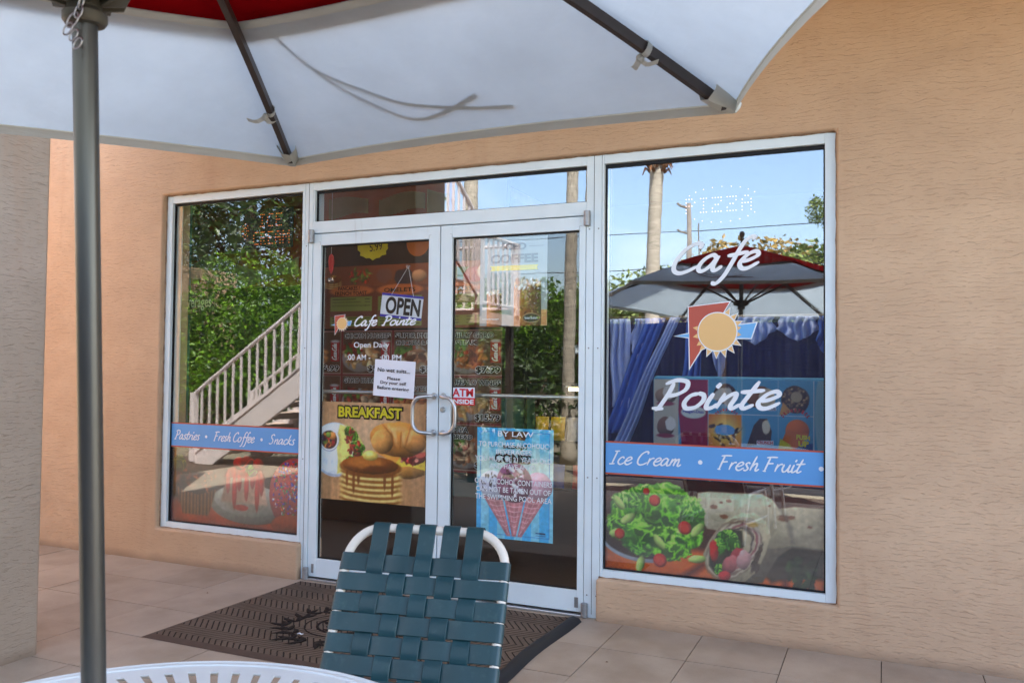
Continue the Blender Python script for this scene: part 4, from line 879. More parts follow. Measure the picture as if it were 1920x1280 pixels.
# snack shelves with bags
sh = thing('snack_rack', 'dark wire snack rack behind the right door', 'rack', (1.05, 2.1, 0))
for z in (.36, .74, 1.20): MB().box(-.42, .62, -.12, .2, z, z+.015).build('shelf', M['dark'], sh)
for x in (-.42, .60): MB().box(x, x+.02, -.12, -.10, 0.006, 1.5).build('upright', M['dark'], sh)
bagm = {}
for nm, cc in (('yellow', (224,188,30)), ('red', (190,40,36)), ('blue', (40,80,170)), ('silver', (170,172,176))): bagm[nm] = simple(nm+'_bag_film', cc, .3, .6, .2, 25, .3, bsc=40)
bi = 0
for k, (x, z, cn) in enumerate([(-.28,.755,'yellow'),(-.14,.755,'yellow'),(.0,.755,'silver'),(.14,.755,'silver'),(.28,.755,'yellow'),(-.30,.375,'red'),(-.14,.375,'blue'),(.05,.375,'red'),(.22,.375,'yellow')]):
    m = MB(); n = 7; w2, hh = .062, .19
    for s_ in (-1, 1):
        o = len(m.v)
        for i in range(n+1):
            for j in range(n+1):
                u, v = i/n*2-1, j/n; b_ = (1-u*u)*math.sin(math.pi*v)**.6*.03; m.v.append((u*w2*(1-.06*math.sin(math.pi*v)), s_*(b_+.003*math.sin(u*9+v*13)*(1-u*u)*math.sin(math.pi*v)), v*hh))
        m.f += [(o+i*(n+1)+j, o+(i+1)*(n+1)+j, o+(i+1)*(n+1)+j+1, o+i*(n+1)+j+1) for i in range(n) for j in range(n)]
    lab = ['yellow snack bag, leftmost on the middle shelf of the rack', 'yellow snack bag, left of the two silver bags on the rack', 'silver snack bag right beside the yellow bags on the rack', 'silver snack bag, right one of the two silver bags', 'yellow snack bag at the right end, beside a silver bag', 'red snack bag at the left end of the low shelf', 'blue snack bag on the low shelf of the rack', 'red snack bag right of the blue bag, low shelf', 'yellow snack bag at the right end of the low shelf'][k]
    o = m.build('snack_bag', bagm[cn], None, True); o.location = (1.05+x, 2.02, z+.002); o.rotation_euler = (R_(-6), 0, R_(random.uniform(-8, 8))); tag(o, lab, 'snack bag', 'snack bags on the rack')
sl = thing('strip_light', 'glowing warm strip light under the shelf inside the cafe', 'light', (1.35, 2.45, 1.16)); MB().tube([(-.5,0,0),(.7,0,0)], .014, 10).build('tube', M['tube_light'], sl); MB().box(-.52, .72, -.03, .03, .016, .04).build('housing', M['frame'], sl)
for lx, ly, ll in ((2.4, .60, 'unseen ceiling light added above the freezer to brighten the interior'), (-.4, 1.40, 'unseen ceiling light added above the menu boards to brighten them')):  # unseen lights added to brighten the towels, freezer and menu boards
    cl = thing('added_ceiling_light', ll, 'ceiling light', (lx, ly, 3.12), 0, 'unseen ceiling lights added inside the cafe'); MB().box(-.6, .6, -.15, .15, .022, .079).build('housing', M['frame'], cl); MB().box(-.57, .57, -.13, .13, .008, .0215).build('diffuser', M['panel_light'], cl)
# ice cream freezer standing with its printed back to the right window
fz = thing('ice_cream_freezer', 'ice cream freezer with a printed grid of frozen treats behind right window', 'freezer', (2.085, .50, 0))
MB().box(-.01, .955, .012, .62, .02, .90).box(-.01, .955, .012, .10, .90, 1.30).build('body', simple('freezer_blue', (60,130,170), .4, .4), fz, bevel=.02)
c = Canvas(.945, .378, .004); c.C[:] = np.array((66,150,190))/255.; c.mask(np.clip(c.Y/.378, 0, 1), (110,176,206), .4)
c.rect(.0, 0, .145, .378, (196,186,164)); c.ell(.07, .28, .06, .05, (150,120,96), rough=.2, shade=.5); c.ell(.09, .30, .035, .04, (226,214,196), rough=.3); c.ell(.07, .10, .05, .06, (120,86,70), rough=.2, shade=.5); c.ell(.10, .12, .03, .04, (230,220,206), rough=.3); c.ell(.07, .05, .05, .013, (140,40,60)); c.ell(.07, .235, .05, .013, (150,60,80))
c.poly([(.155,.378),(.145,.2),(.165,0),(.315,0),(.315,.378)], (150,14,64)); c.ell(.232, .19, .072, .036, (196,206,190)); c.ell(.232, .19, .066, .031, (220,222,206))
for x in (.315, .503, .699, .885): c.rect(x-.0015, 0, x+.0015, .378, (200,216,220))
c.rect(.315, .184, .885, .187, (200,216,220)); c.ell(1.02, .19, .13, .4, (130,180,196))
c.ell(.41, .30, .062, .058, (70,46,36), rough=.2, shade=.5); c.ell(.39, .30, .05, .03, (206,196,180), rough=.6, ang=.5); c.ell(.43, .28, .03, .05, (206,196,180), rough=.6)
c.ell(.60, .285, .072, .06, (130,80,48), rough=.2, shade=.5, ang=.3); c.ell(.64, .28, .045, .055, (206,186,150), rough=.15)
c.ell(.79, .275, .075, .075, (72,48,34), rough=.12, shade=.4); c.leaves(.79, .275, .07, .07, 70, [(150,110,66),(44,28,20),(196,160,110)], .008, 5); c.ell(.795, .29, .03, .03, (170,150,112), rough=.1); c.poly([(.725,.26),(.77,.21),(.74,.19),(.705,.19)], (206,150,80))
c.rect(.318, .002, .501, .182, (226,120,40)); c.ell(.41, .09, .085, .085, (244,196,90), soft=.8); c.leaves(.41, .09, .085, .085, 18, [(60,36,30),(90,50,36),(230,200,150)], .016, 6); c.ell(.41, .095, .055, .03, (90,170,220), rough=.1)
c.poly([(.53,.01),(.57,.13),(.60,.165),(.64,.165),(.665,.10),(.66,.03)], (56,36,30), tex=.7+.6*vnoise(c.X, c.Y, 60, 3)); c.ell(.635, .12, .022, .04, (222,210,180), rough=.2)
c.ell(.80, .105, .062, .062, (222,110,36), shade=.3); c.poly([(.745,.11),(.86,.09),(.80,.0),(.70,.0)], (214,110,40)); c.poly([(.70,.0),(.71,.06),(.76,.03),(.78,0)], (200,196,60)); c.poly([(.78,0),(.88,0),(.88,.04),(.82,.03)], (36,90,150))
c.panel('sign_panel', 0, .905, 0, fz)
t = MB(); put(t, 'H\u00e4agen-Dazs', .172, .292, 1.085, 1.108, -.003, .02); t.build('lettering_dark', M['sign_blue'], fz)
t = MB(); put(t, 'Dibs', .362, .462, .978, 1.022, -.003, .05); t.build('lettering_blue', M['arrow_blue'], fz)
bx = MB(); bx.poly([(.585,.925),(.675,.928),(.675,.952),(.585,.949)], -.002); bx.poly([(.645,1.115),(.69,1.117),(.69,1.145),(.645,1.143)], -.002); bx.build('name_plate', M['paper'], fz)
t = MB(); put(t, 'CRUNCH', .589, .671, .930, .948, -.0035, .03)
for k, ch in enumerate('DRUMSTICK'):
    a = R_(62-15.5*k); put(t, ch, .79-.075*math.sin(a)-.0055, .79-.075*math.sin(a)+.0055, 1.05+.062*math.cos(a), 1.05+.062*math.cos(a)+.02, -.0035, .05, rot=a*.8)
for k, ch in enumerate('DRUMSTICK'):
    a = R_(55-13.5*k); put(t, ch, .42-.07*math.sin(a)-.0045, .42-.07*math.sin(a)+.0045, 1.052+.055*math.cos(a), 1.052+.055*math.cos(a)+.016, -.0035, .05, rot=a*.8)
t.build('lettering_red', M['red'], fz)
t = MB(); put(t, 'TOLL', .65, .685, 1.131, 1.141, -.0035, .02); put(t, 'HOUSE', .648, .687, 1.119, 1.129, -.0035, .02); t.build('lettering_black', M['ink'], fz)
t = MB(); put(t, 'PUSH', .795, .865, .965, .992, -.0035, .06, dz=-.006); put(t, 'UP', .805, .86, .925, .957, -.0035, .06); t.build('lettering_yellow', M['yellow'], fz)
# towels hanging behind the right window
rk = thing('towel_rail', 'dark rail with hanging blue towels behind the right window', 'rail', (2.4, .84, 1.66)); MB().tube([(-.78,0,0),(.95,0,0)], .012, 10).build('bar', M['rib'], rk); MB().tube([(-.7,.05,0),(-.7,.05,1.5)], .004, 6).tube([(.9,.05,0),(.9,.05,1.5)], .004, 6).build('hanger_wire', M['rib'], rk)
def drape(x, w2, drop, mt, label, lean=0, y=.80, z=1.655, folds=3, taper=.8, seed=0, pointy=0):
    m = MB(); nx, nz = 26, 18; r = random.Random(seed); ph = r.random()*6
    for j in range(nz+1):
        v = j/nz
        for i in range(nx+1):
            u = i/nx*2-1; ww = w2*(taper+(1-taper)*v)*(1+.05*math.sin(v*5+ph)); dd = drop*(1-pointy*abs(u))
            X = u*ww+lean*v*drop+.006*math.sin(v*8+ph); Y = -.028*math.sin(u*folds*3.1+ph+v*1.3)*(.35+.65*v)-.01*math.sin(u*11+v*7); m.v.append((X, Y, -v*dd+.004*math.sin(u*7+ph)*v))
    m.f = [(j*(nx+1)+i, j*(nx+1)+i+1, (j+1)*(nx+1)+i+1, (j+1)*(nx+1)+i) for j in range(nz) for i in range(nx)]
    o = m.build('hanging_towel', M[mt], None, True); o.location = (x, y, z); tag(o, label, 'towel', 'towels hanging from the rail')
    so_ = o.modifiers.new('thickness', 'SOLIDIFY'); so_.thickness = .004
    return o
drape(1.78, .075, .56, 'sky_towel', 'light blue towel hanging at the left end of the rail', .05, seed=1)
drape(1.93, .05, .30, 'sky_towel', 'short light blue cloth, second from the left on the rail', -.1, seed=2, pointy=.5)
drape(2.02, .07, .72, 'blue_towel', 'mid blue long towel behind the logo sail, left of it', -.35, seed=3, y=.76)
drape(2.15, .045, .80, 'sky_towel', 'long light blue twisted towel slanting down to the left', -.42, seed=4, y=.72, taper=.6)
drape(2.27, .06, .62, 'blue_towel', 'mid blue towel hanging straight left of the logo', -.08, seed=5)
drape(2.38, .05, .42, 'sky_towel', 'light blue pointed cloth behind the logo sun', .08, seed=6, pointy=.6)
drape(2.62, .12, .17, 'sky_towel', 'short light blue scalloped cloth right of the logo sun', 0, seed=7, pointy=.55, folds=5)
drape(2.86, .12, .15, 'sky_towel', 'short light blue scalloped cloth near the right frame', 0, seed=8, pointy=.5, folds=5)
drape(3.02, .05, .24, 'blue_towel', 'narrow mid blue cloth at the right end of rail', 0, seed=9, pointy=.4)
drape(2.65, .42, .85, 'navy', 'wide navy cloth hanging behind the right half of window', 0, seed=10, y=.90, taper=1, folds=8)
drape(1.95, .40, .85, 'navy', 'wide navy cloth hanging behind the left half of window', 0, seed=11, y=.92, taper=1, folds=8)
# dotted LED signs
def led_sign(name, label, loc, words, mt, extra=()):
    o = thing(name, label, 'led sign', loc); m = MB(); F = {'I': ['111','010','010','010','111'], 'C': ['0111','1000','1000','1000','0111'], 'E': ['1111','1000','1110','1000','1111'], 'R': ['1110','1001','1110','1010','1001'], 'A': ['0110','1001','1111','1001','1001'], 'M': ['10001','11011','10101','10001','10001'], 'P': ['1110','1001','1110','1000','1000'], 'Z': ['1111','0001','0110','1000','1111']}
    for (wd, x0, z0, px, pz) in words:
        x = x0
        for ch in wd:
            g = F[ch]
            for r, row in enumerate(g):
                for q, b in enumerate(row):
                    if b == '1': m.lathe([(.0005,0),(.0026,.001),(.0026,.003)], (x+q*px, 0, z0-r*pz), 6, (0,-1,0))
            x += (len(g[0])+1.1)*px
    for (x, z) in extra: m.lathe([(.0005,0),(.0022,.001),(.0022,.003)], (x, 0, z), 6, (0,-1,0))
    m.build('led_dots', M[mt], o); return o
ex = [(-.075+.028*math.cos(a)*r, -.055+.05*math.sin(a)*r) for r in (.5, 1) for a in np.linspace(0, 6.28, 9)[:-1]]
s1 = led_sign('ice_cream_led_sign', 'orange dotted LED sign reading ICE CREAM high in the left window', (-.61, .16, 2.31), [('ICE', .055, .05, .0145, .020), ('CREAM', 0, -.07, .0122, .020)], 'led', ex)
MB().box(-.12, .32, .006, .016, -.18, .09).build('backing', M['dark'], s1)
ex = [(.185+.21*math.cos(a), -.037+.095*math.sin(a)) for a in list(np.linspace(.6, 2.5, 9))+list(np.linspace(-.6, -2.3, 8))]
led_sign('pizza_led_sign', 'pale dotted LED sign reading PIZZA high in the right window', (2.345, .16, 2.255), [('PIZZA', 0, 0, .0152, .0185)], 'led_white', ex)
ho = thing('hanging_ornament', 'red pepper shaped ornament hanging inside the left door', 'ornament', (-.10, .34, 2.02)); MB().lathe([(.002,-.06),(.014,-.03),(.02,.02),(.016,.06),(.004,.075)], (0,0,0), 12).build('pepper', M['red'], ho, True); MB().lathe([(.002,-.028),(.02,-.015),(.024,0),(.014,.02),(.004,.03)], (0,0,-.10), 14).build('glass_bulb', M['clear'], ho, True); MB().tube([(0,0,.07),(0,0,.9)], .001, 5).build('string', M['paper'], ho)

# ================================================================== PARASOL
def make_parasol(name, label, M4, group):
    U = thing(name, label, 'parasol', (0,0,0), 0, group); U.matrix_world = M4
    PHI = R_(55.78); RR = 1.49; ZT_ = 1.966; H = .46; BU = .035
    def surf(k, r, s_, off=0, H_=H, z0=ZT_, hem=.05):
        a0, a1 = PHI+k*math.pi/3, PHI+(k+1)*math.pi/3
        rr = r*RR*(1-hem*4*s_*(1-s_)*r)
        x = rr*(math.cos(a0)*(1-s_)+math.cos(a1)*s_); y = rr*(math.sin(a0)*(1-s_)+math.sin(a1)*s_)
        z = z0+H_*(1-r)+BU*math.sin(math.pi*min(r, 1))-.022*4*s_*(1-s_)*math.sin(math.pi*min(1, r))
        return Vector((x, y, z+off))
    def skirt(r0, r1, nr, ns, off0=0, off1=0):
        m = MB()
        for k in range(6):
            o = len(m.v)
            for i in range(nr+1):
                for j in range(ns+1): r = r0+(r1-r0)*i/nr; m.v.append(tuple(surf(k, r, j/ns, off0+(off1-off0)*i/nr)))
            m.f += [(o+i*(ns+1)+j, o+(i+1)*(ns+1)+j, o+(i+1)*(ns+1)+j+1, o+i*(ns+1)+j+1) for i in range(nr) for j in range(ns)]
        return m
    def weld(o):
        bm = bmesh.new(); bm.from_mesh(o.data); bmesh.ops.remove_doubles(bm, verts=bm.verts, dist=.0004); bm.to_mesh(o.data); bm.free()
    cn = skirt(.57, 1.0, 14, 18).build('canopy', M['white_cloth'], U, 'auto'); weld(cn)
    vc = skirt(.02, .628, 12, 14, .05, .022).build('vent_cap', M['red_cloth'], U, 'auto'); weld(vc)
    # hems
    hm = MB()
    for k in range(6):
        P_ = [surf(k, 1.0, j/18) for j in range(19)]
        for j in range(18):
            a, b = P_[j], P_[j+1]; dn = Vector((0, 0, -.026)); hm.add([a, b, b+dn-Vector((b.x,b.y,0)).normalized()*.004, a+dn-Vector((a.x,a.y,0)).normalized()*.004], [(0,1,2,3)])
    hm.build('hem', M['cream_cloth'], U)
    hi = MB()
    for k in range(6):
        for (ra, rb, of) in ((.568, .588, -.004),):
            for j in range(14): hi.add([surf(k, ra, j/14, of), surf(k, ra, (j+1)/14, of), surf(k, rb, (j+1)/14, of), surf(k, rb, j/14, of)], [(0,1,2,3)])
    hi.build('inner_hem', M['cream_cloth'], U)
    hp = MB()
    for k in range(6):
        hp.tube([surf(k, 1.0, j/14, -.001) for j in range(15)], .0028, 5)
    for k in range(6): hp.tube([surf(k, r, .014, -.004) for r in np.linspace(.59, .985, 12)], .0035, 5)
    hp.build('seam_piping', M['piping'], U)
    apex = surf(0, 0, 0)
    for k in range(6):
        pts = [surf(k, r, 0, -.026) for r in np.linspace(.045, .975, 14)]; m = MB()
        for i in range(13):
            a, b = pts[i], pts[i+1]; t = (b-a).normalized(); sd_ = t.cross(Vector((0,0,1))).normalized()*.0085; up = sd_.cross(t).normalized()*.0125
            m.add([a-sd_-up, a+sd_-up, a+sd_+up, a-sd_+up, b-sd_-up, b+sd_-up, b+sd_+up, b-sd_+up], [(0,1,5,4),(1,2,6,5),(2,3,7,6),(3,0,4,7)]+([(0,3,2,1)] if i == 0 else [])+([(4,5,6,7)] if i == 12 else []))
        rb = m.build('rib', M['rib'], U, bevel=0)
        mid = surf(k, .40, 0, -.045); hub = Vector((math.cos(PHI+k*math.pi/3)*.05, math.sin(PHI+k*math.pi/3)*.05, 1.95)); MB().tube([hub, mid], .0085, 8).build('strut', M['rib'], rb)
        # pocket sewn at the tip holding the rib end
        tip = surf(k, 1.0, 0); inn = surf(k, .93, 0); d = (tip-inn).normalized(); s3 = d.cross(Vector((0,0,1))).normalized(); up = s3.cross(d).normalized()
        m = MB(); L = .10; base = tip-d*L; prof = [(-.030,0),(-.030,-.020),(-.014,-.044),(.014,-.044),(.030,-.020),(.030,0)]
        for q in range(7):
            f = q/6; kk = 1-.35*f; o = len(m.v)
            for (a, b) in prof: m.v.append(tuple(base+d*L*f*1.04+s3*a*kk+up*(b*kk-.001-.004*math.sin(f*5+a*60))))
            if q: m.f += [(o+i, o+i+1, o-6+i+1, o-6+i) for i in range(5)]
        m.f.append(tuple(range(o, o+6))); m.build('tip_pocket', M['cream_cloth'], U, 'auto')
        # knotted tie tape round the rib
        c0 = surf(k, .80, 0, -.026); t = (surf(k, .82, 0, -.026)-c0).normalized(); sd_ = t.cross(Vector((0,0,1))).normalized(); up = sd_.cross(t).normalized()
        def tape(P_, w3):
            m2 = MB(); nP = len(P_)
            for i, p in enumerate(P_):
                tt = (P_[min(i+1,nP-1)]-P_[max(i-1,0)]).normalized(); n_ = tt.cross(up+t*.3).normalized()*w3; m2.v += [tuple(p+n_), tuple(p-n_)]
            m2.f = [(2*i, 2*i+1, 2*i+3, 2*i+2) for i in range(nP-1)]; return m2
        lp = MB()
        for q in range(12):
            a, b = 2*math.pi*q/12, 2*math.pi*(q+1)/12; f = lambda g: c0+sd_*math.cos(g)*.013+up*math.sin(g)*.018
            lp.add([f(a)-t*.010+sd_*.003, f(b)-t*.010+sd_*.003, f(b)+t*.008, f(a)+t*.008], [(0,1,2,3)])
        kn = c0-up*.020-sd_*.014*(1 if k % 2 else 1)
        lp.lathe([(.002,-.008),(.010,-.004),(.011,.004),(.003,.009)], kn, 8, sd_)
        for (g, l2, w4) in ((-1, .062, .0075), (1, .052, .0085)):
            e = [kn+(-sd_*.4*g*-1 if g > 0 else -sd_*1.0)*l2*q/5+t*g*l2*(.75 if g > 0 else -.45)*q/5*(1 if g > 0 else 1)-up*(.010*math.sin(q*.8)) for q in range(6)]
            tq = tape(e, w4); lp.add(tq.v, tq.f)
        lp.build('tie_tape', M['cream_cloth'], U)
    # loose straps lying on top of the canopy
    for path, w0, w1 in (([(.56,.09),(.622,.125),(.68,.16),(.732,.202),(.78,.26),(.82,.314),(.87,.38),(.90,.456),(.921,.535),(.930,.585),(.936,.632)], .0045, .0075), ([(.56,.085),(.626,.122),(.71,.18),(.786,.238),(.851,.297),(.909,.354),(.934,.397),(.932,.44),(.920,.484),(.902,.53),(.883,.576)], .0028, .0085)):
        m = MB(); n_ = len(path); Ps = [np.array(p) for p in path]; q_ = [2*Ps[0]-Ps[1]]+Ps+[2*Ps[-1]-Ps[-2]]; cv = []
        for i in range(1, len(q_)-2):
            for kk in range(5):
                u = kk/5; a, b, c_, e = q_[i-1], q_[i], q_[i+1], q_[i+2]; cv.append(.5*((2*b)+(-a+c_)*u+(2*a-5*b+4*c_-e)*u*u+(-a+3*b-3*c_+e)*u**3))
        cv.append(q_[-2]); nn = len(cv); W3 = [surf(1-1, float(p[0]), 1-float(p[1]), .006) for p in cv]
        for i, p in enumerate(W3):
            t = (W3[min(i+1,nn-1)]-W3[max(i-1,0)]).normalized(); s4 = t.cross(Vector((0,0,1))).normalized()*(w0+(w1-w0)*i/nn); m.v += [tuple(p+s4), tuple(p-s4), tuple(p-s4+Vector((0,0,.003))), tuple(p+s4+Vector((0,0,.003)))]
        for i in range(nn-1):
            for e in range(4): m.f.append((4*i+e, 4*i+(e+1) % 4, 4*i+4+(e+1) % 4, 4*i+4+e))
        m.build('loose_strap', M['red_cloth'], U)
    MB().tube([(0,0,.02),(0,0,.7),(0,0,1.3),(0,0,2.44)], .0192, 32).build('pole', M['pole'], U, 'auto')
    hb = MB().lathe([(.021,1.925),(.030,1.926),(.034,1.932),(.034,1.943),(.028,1.950),(.0265,1.952),(.0265,1.995),(.045,2.0),(.045,2.01),(.022,2.012)], (0,0,0), 32)
    for k in range(6):
        a = PHI+k*math.pi/3; d = Vector((math.cos(a), math.sin(a), 0)); s5 = Vector((-d.y, d.x, 0)); 
        for sg in (-1, 1):
            p = [d*.025+s5*.012*sg+Vector((0,0,1.955)), d*.06+s5*.012*sg+Vector((0,0,1.962)), d*.07+s5*.012*sg+Vector((0,0,1.985)), d*.05+s5*.012*sg+Vector((0,0,2.005)), d*.025+s5*.012*sg+Vector((0,0,2.005))]
            o = len(hb.v); hb.v += [tuple(x-s5*.003) for x in p]+[tuple(x+s5*.003) for x in p]; hb.f += [(o,o+1,o+2,o+3,o+4), (o+9,o+8,o+7,o+6,o+5)]+[(o+i, o+(i+1) % 5, o+5+(i+1) % 5, o+5+i) for i in range(5)]
    hb.build('runner_hub', M['hub'], U, 'auto', M=Matrix.Translation((0,0,-.036)))
    MB().lathe([(.02,2.37),(.05,2.375),(.05,2.40),(.02,2.405)], (0,0,0), 20).build('crown_hub', M['hub'], U, 'auto')
    fn = MB().lathe([(.012,2.43),(.045,2.455),(.03,2.475),(.013,2.49),(.012,2.52),(.020,2.535),(.013,2.548),(.022,2.565),(.026,2.585),(.018,2.605),(.004,2.612)], (0,0,0), 20); fn.build('finial', M['hub'], U, 'auto')
    MB().lathe([(.003,-.001),(.0035,.0)], (0.0,0,0), 8).build('pin_hole', M['gasket'], U).location = (0,0,1.9)
    bs = MB().lathe([(.24,.001),(.24,.035),(.20,.05),(.05,.07),(.03,.09),(.03,.30),(.021,.30)], (0,0,0), 32); bs.build('base', M['hub'], U, 'auto')
    return U
o0 = Vector((2.1186, -3.3004, 0)); ax = Vector((.008, -.052, .999)).normalized(); e1 = Vector((0,1,0)).cross(ax).normalized(); e2 = ax.cross(e1)
M4 = Matrix((e1, e2, ax)).transposed().to_4x4(); M4.translation = o0
um = make_parasol('patio_parasol', 'red and white patio parasol over the table, seen from below', M4, 'parasols on the patio')
# chain with split ring hanging from the hub, towards the left of the pole
ch = MB(); camr = Vector((.9145, .4045, 0)); b0 = M4 @ Vector((0,0,1.99)); fwd = Vector((-.4045,.9145,0)); st_ = b0-fwd*.034+camr*.038
links = [(-.0, 0), (-.006, -.016), (-.010, -.032), (-.017, -.048), (-.022, -.064), (-.026, -.080), (-.030, -.094)]
def link(c, d, s_, flip):
    pts = []; d = Vector(d).normalized(); sd_ = (fwd if flip else camr); sd_ = (sd_-d*sd_.dot(d)).normalized()
    for q in range(14): a = 2*math.pi*q/14; pts.append(Vector(c)+d*math.cos(a)*s_*1.25+sd_*math.sin(a)*s_*.62)
    ch.tube(pts, .0016, 6, closed=True)
for i, (a, z) in enumerate(links): link(st_+camr*a*.9+Vector((0,0,z)), camr*-.3+Vector((0,0,-1)), .009, i % 2)
for (a, z, s_) in ((-.036,-.108,.011), (-.043,-.122,.009), (-.034,-.132,.008), (-.027,-.145,.008)): link(st_+camr*a+Vector((0,0,z)), camr*-.6+Vector((0,0,-1)), s_, 0)
cho = ch.build('locking_chain', M['chain'], None, True); cho['label'] = 'short steel chain'
cho.parent = um; cho.matrix_parent_inverse = um.matrix_world.inverted()

# ================================================================== TABLE
tb_ = thing('patio_table', 'round white slotted metal patio table around the parasol pole', 'table', (2.132, -3.325, 0), 0, 'tables on the patio')
RT, ZTb = .62, .63
m = MB(); NS = 72
def ringq(r0, z0, r1, z1, a0, a1, n=2):
    for q in range(n):
        A, B_ = a0+(a1-a0)*q/n, a0+(a1-a0)*(q+1)/n; m.add([(r0*math.cos(A), r0*math.sin(A), z0), (r0*math.cos(B_), r0*math.sin(B_), z0), (r1*math.cos(B_), r1*math.sin(B_), z1), (r1*math.cos(A), r1*math.sin(A), z1)], [(0,1,2,3)])
rings = [(.055,.14,0),(.14,.24,1),(.24,.27,0),(.27,.40,1),(.40,.435,0),(.435,.56,1),(.56,.592,0)]
for (r0, r1, slot) in rings:
    n_ = int(2*math.pi*r1/.052) if slot else NS
    for k in range(n_):
        a0, a1 = 2*math.pi*k/n_, 2*math.pi*(k+1)/n_
        if not slot: ringq(r0, ZTb, r1, ZTb, a0, a1); continue
        gap = .36*(a1-a0); g0, g1 = a0+(a1-a0-gap)/2, a0+(a1-a0+gap)/2; e = .012; sw = .09   # slots are slightly swept
        def pt(r, a): aa = a+sw*(r-r0)/(r1-r0); return (r*math.cos(aa), r*math.sin(aa), ZTb)
        def q4(ra, rb, aa, bb): m.add([pt(ra,aa), pt(ra,(aa+bb)/2), pt(ra,bb), pt(rb,bb), pt(rb,(aa+bb)/2), pt(rb,aa)], [(0,1,2,3,4,5)])
        q4(r0, r0+e, a0, a1); q4(r1-e, r1, a0, a1); q4(r0+e, r1-e, a0, g0); q4(r0+e, r1-e, g1, a1)
top = m.build('table_top', M['table'], tb_); so2 = top.modifiers.new('thickness', 'SOLIDIFY'); so2.thickness = .003; so2.offset = -1
bm = bmesh.new(); bm.from_mesh(top.data); bmesh.ops.remove_doubles(bm, verts=bm.verts, dist=.0003); bmesh.ops.recalc_face_normals(bm, faces=bm.faces)
for f in bm.faces:
    if f.normal.z < 0: f.normal_flip()
bm.to_mesh(top.data); bm.free()
rim = MB(); prof = [(.588,ZTb-.004),(.592,ZTb+.003),(.600,ZTb+.004),(.606,ZTb+.001),(.612,ZTb+.004),(.620,ZTb+.001),(.622,ZTb-.008),(.622,ZTb-.030),(.618,ZTb-.032),(.616,ZTb-.008)]
rim.lathe(prof, (0,0,0), 120); rim.f = rim.f[:-2]; rim.build('rim', M['table'], tb_, 'auto')
MB().lathe([(.022,ZTb-.004),(.056,ZTb-.003),(.058,ZTb+.004),(.026,ZTb+.006),(.022,ZTb+.002)], (0,0,0), 32).build('pole_collar', M['table'], tb_, 'auto')
for k in range(4):
    a = R_(45+90*k); d = Vector((math.cos(a), math.sin(a), 0)); MB().tube([d*.42+Vector((0,0,ZTb-.02)), d*.44+Vector((0,0,.4)), d*.50+Vector((0,0,.015))], .014, 12).build('leg', M['white_tube'], tb_, 'auto')
MB().tube([(.44*math.cos(a), .44*math.sin(a), .33) for a in np.linspace(0, 2*math.pi, 41)[:-1]], .009, 8, closed=True).build('brace_ring', M['white_tube'], tb_, 'auto')

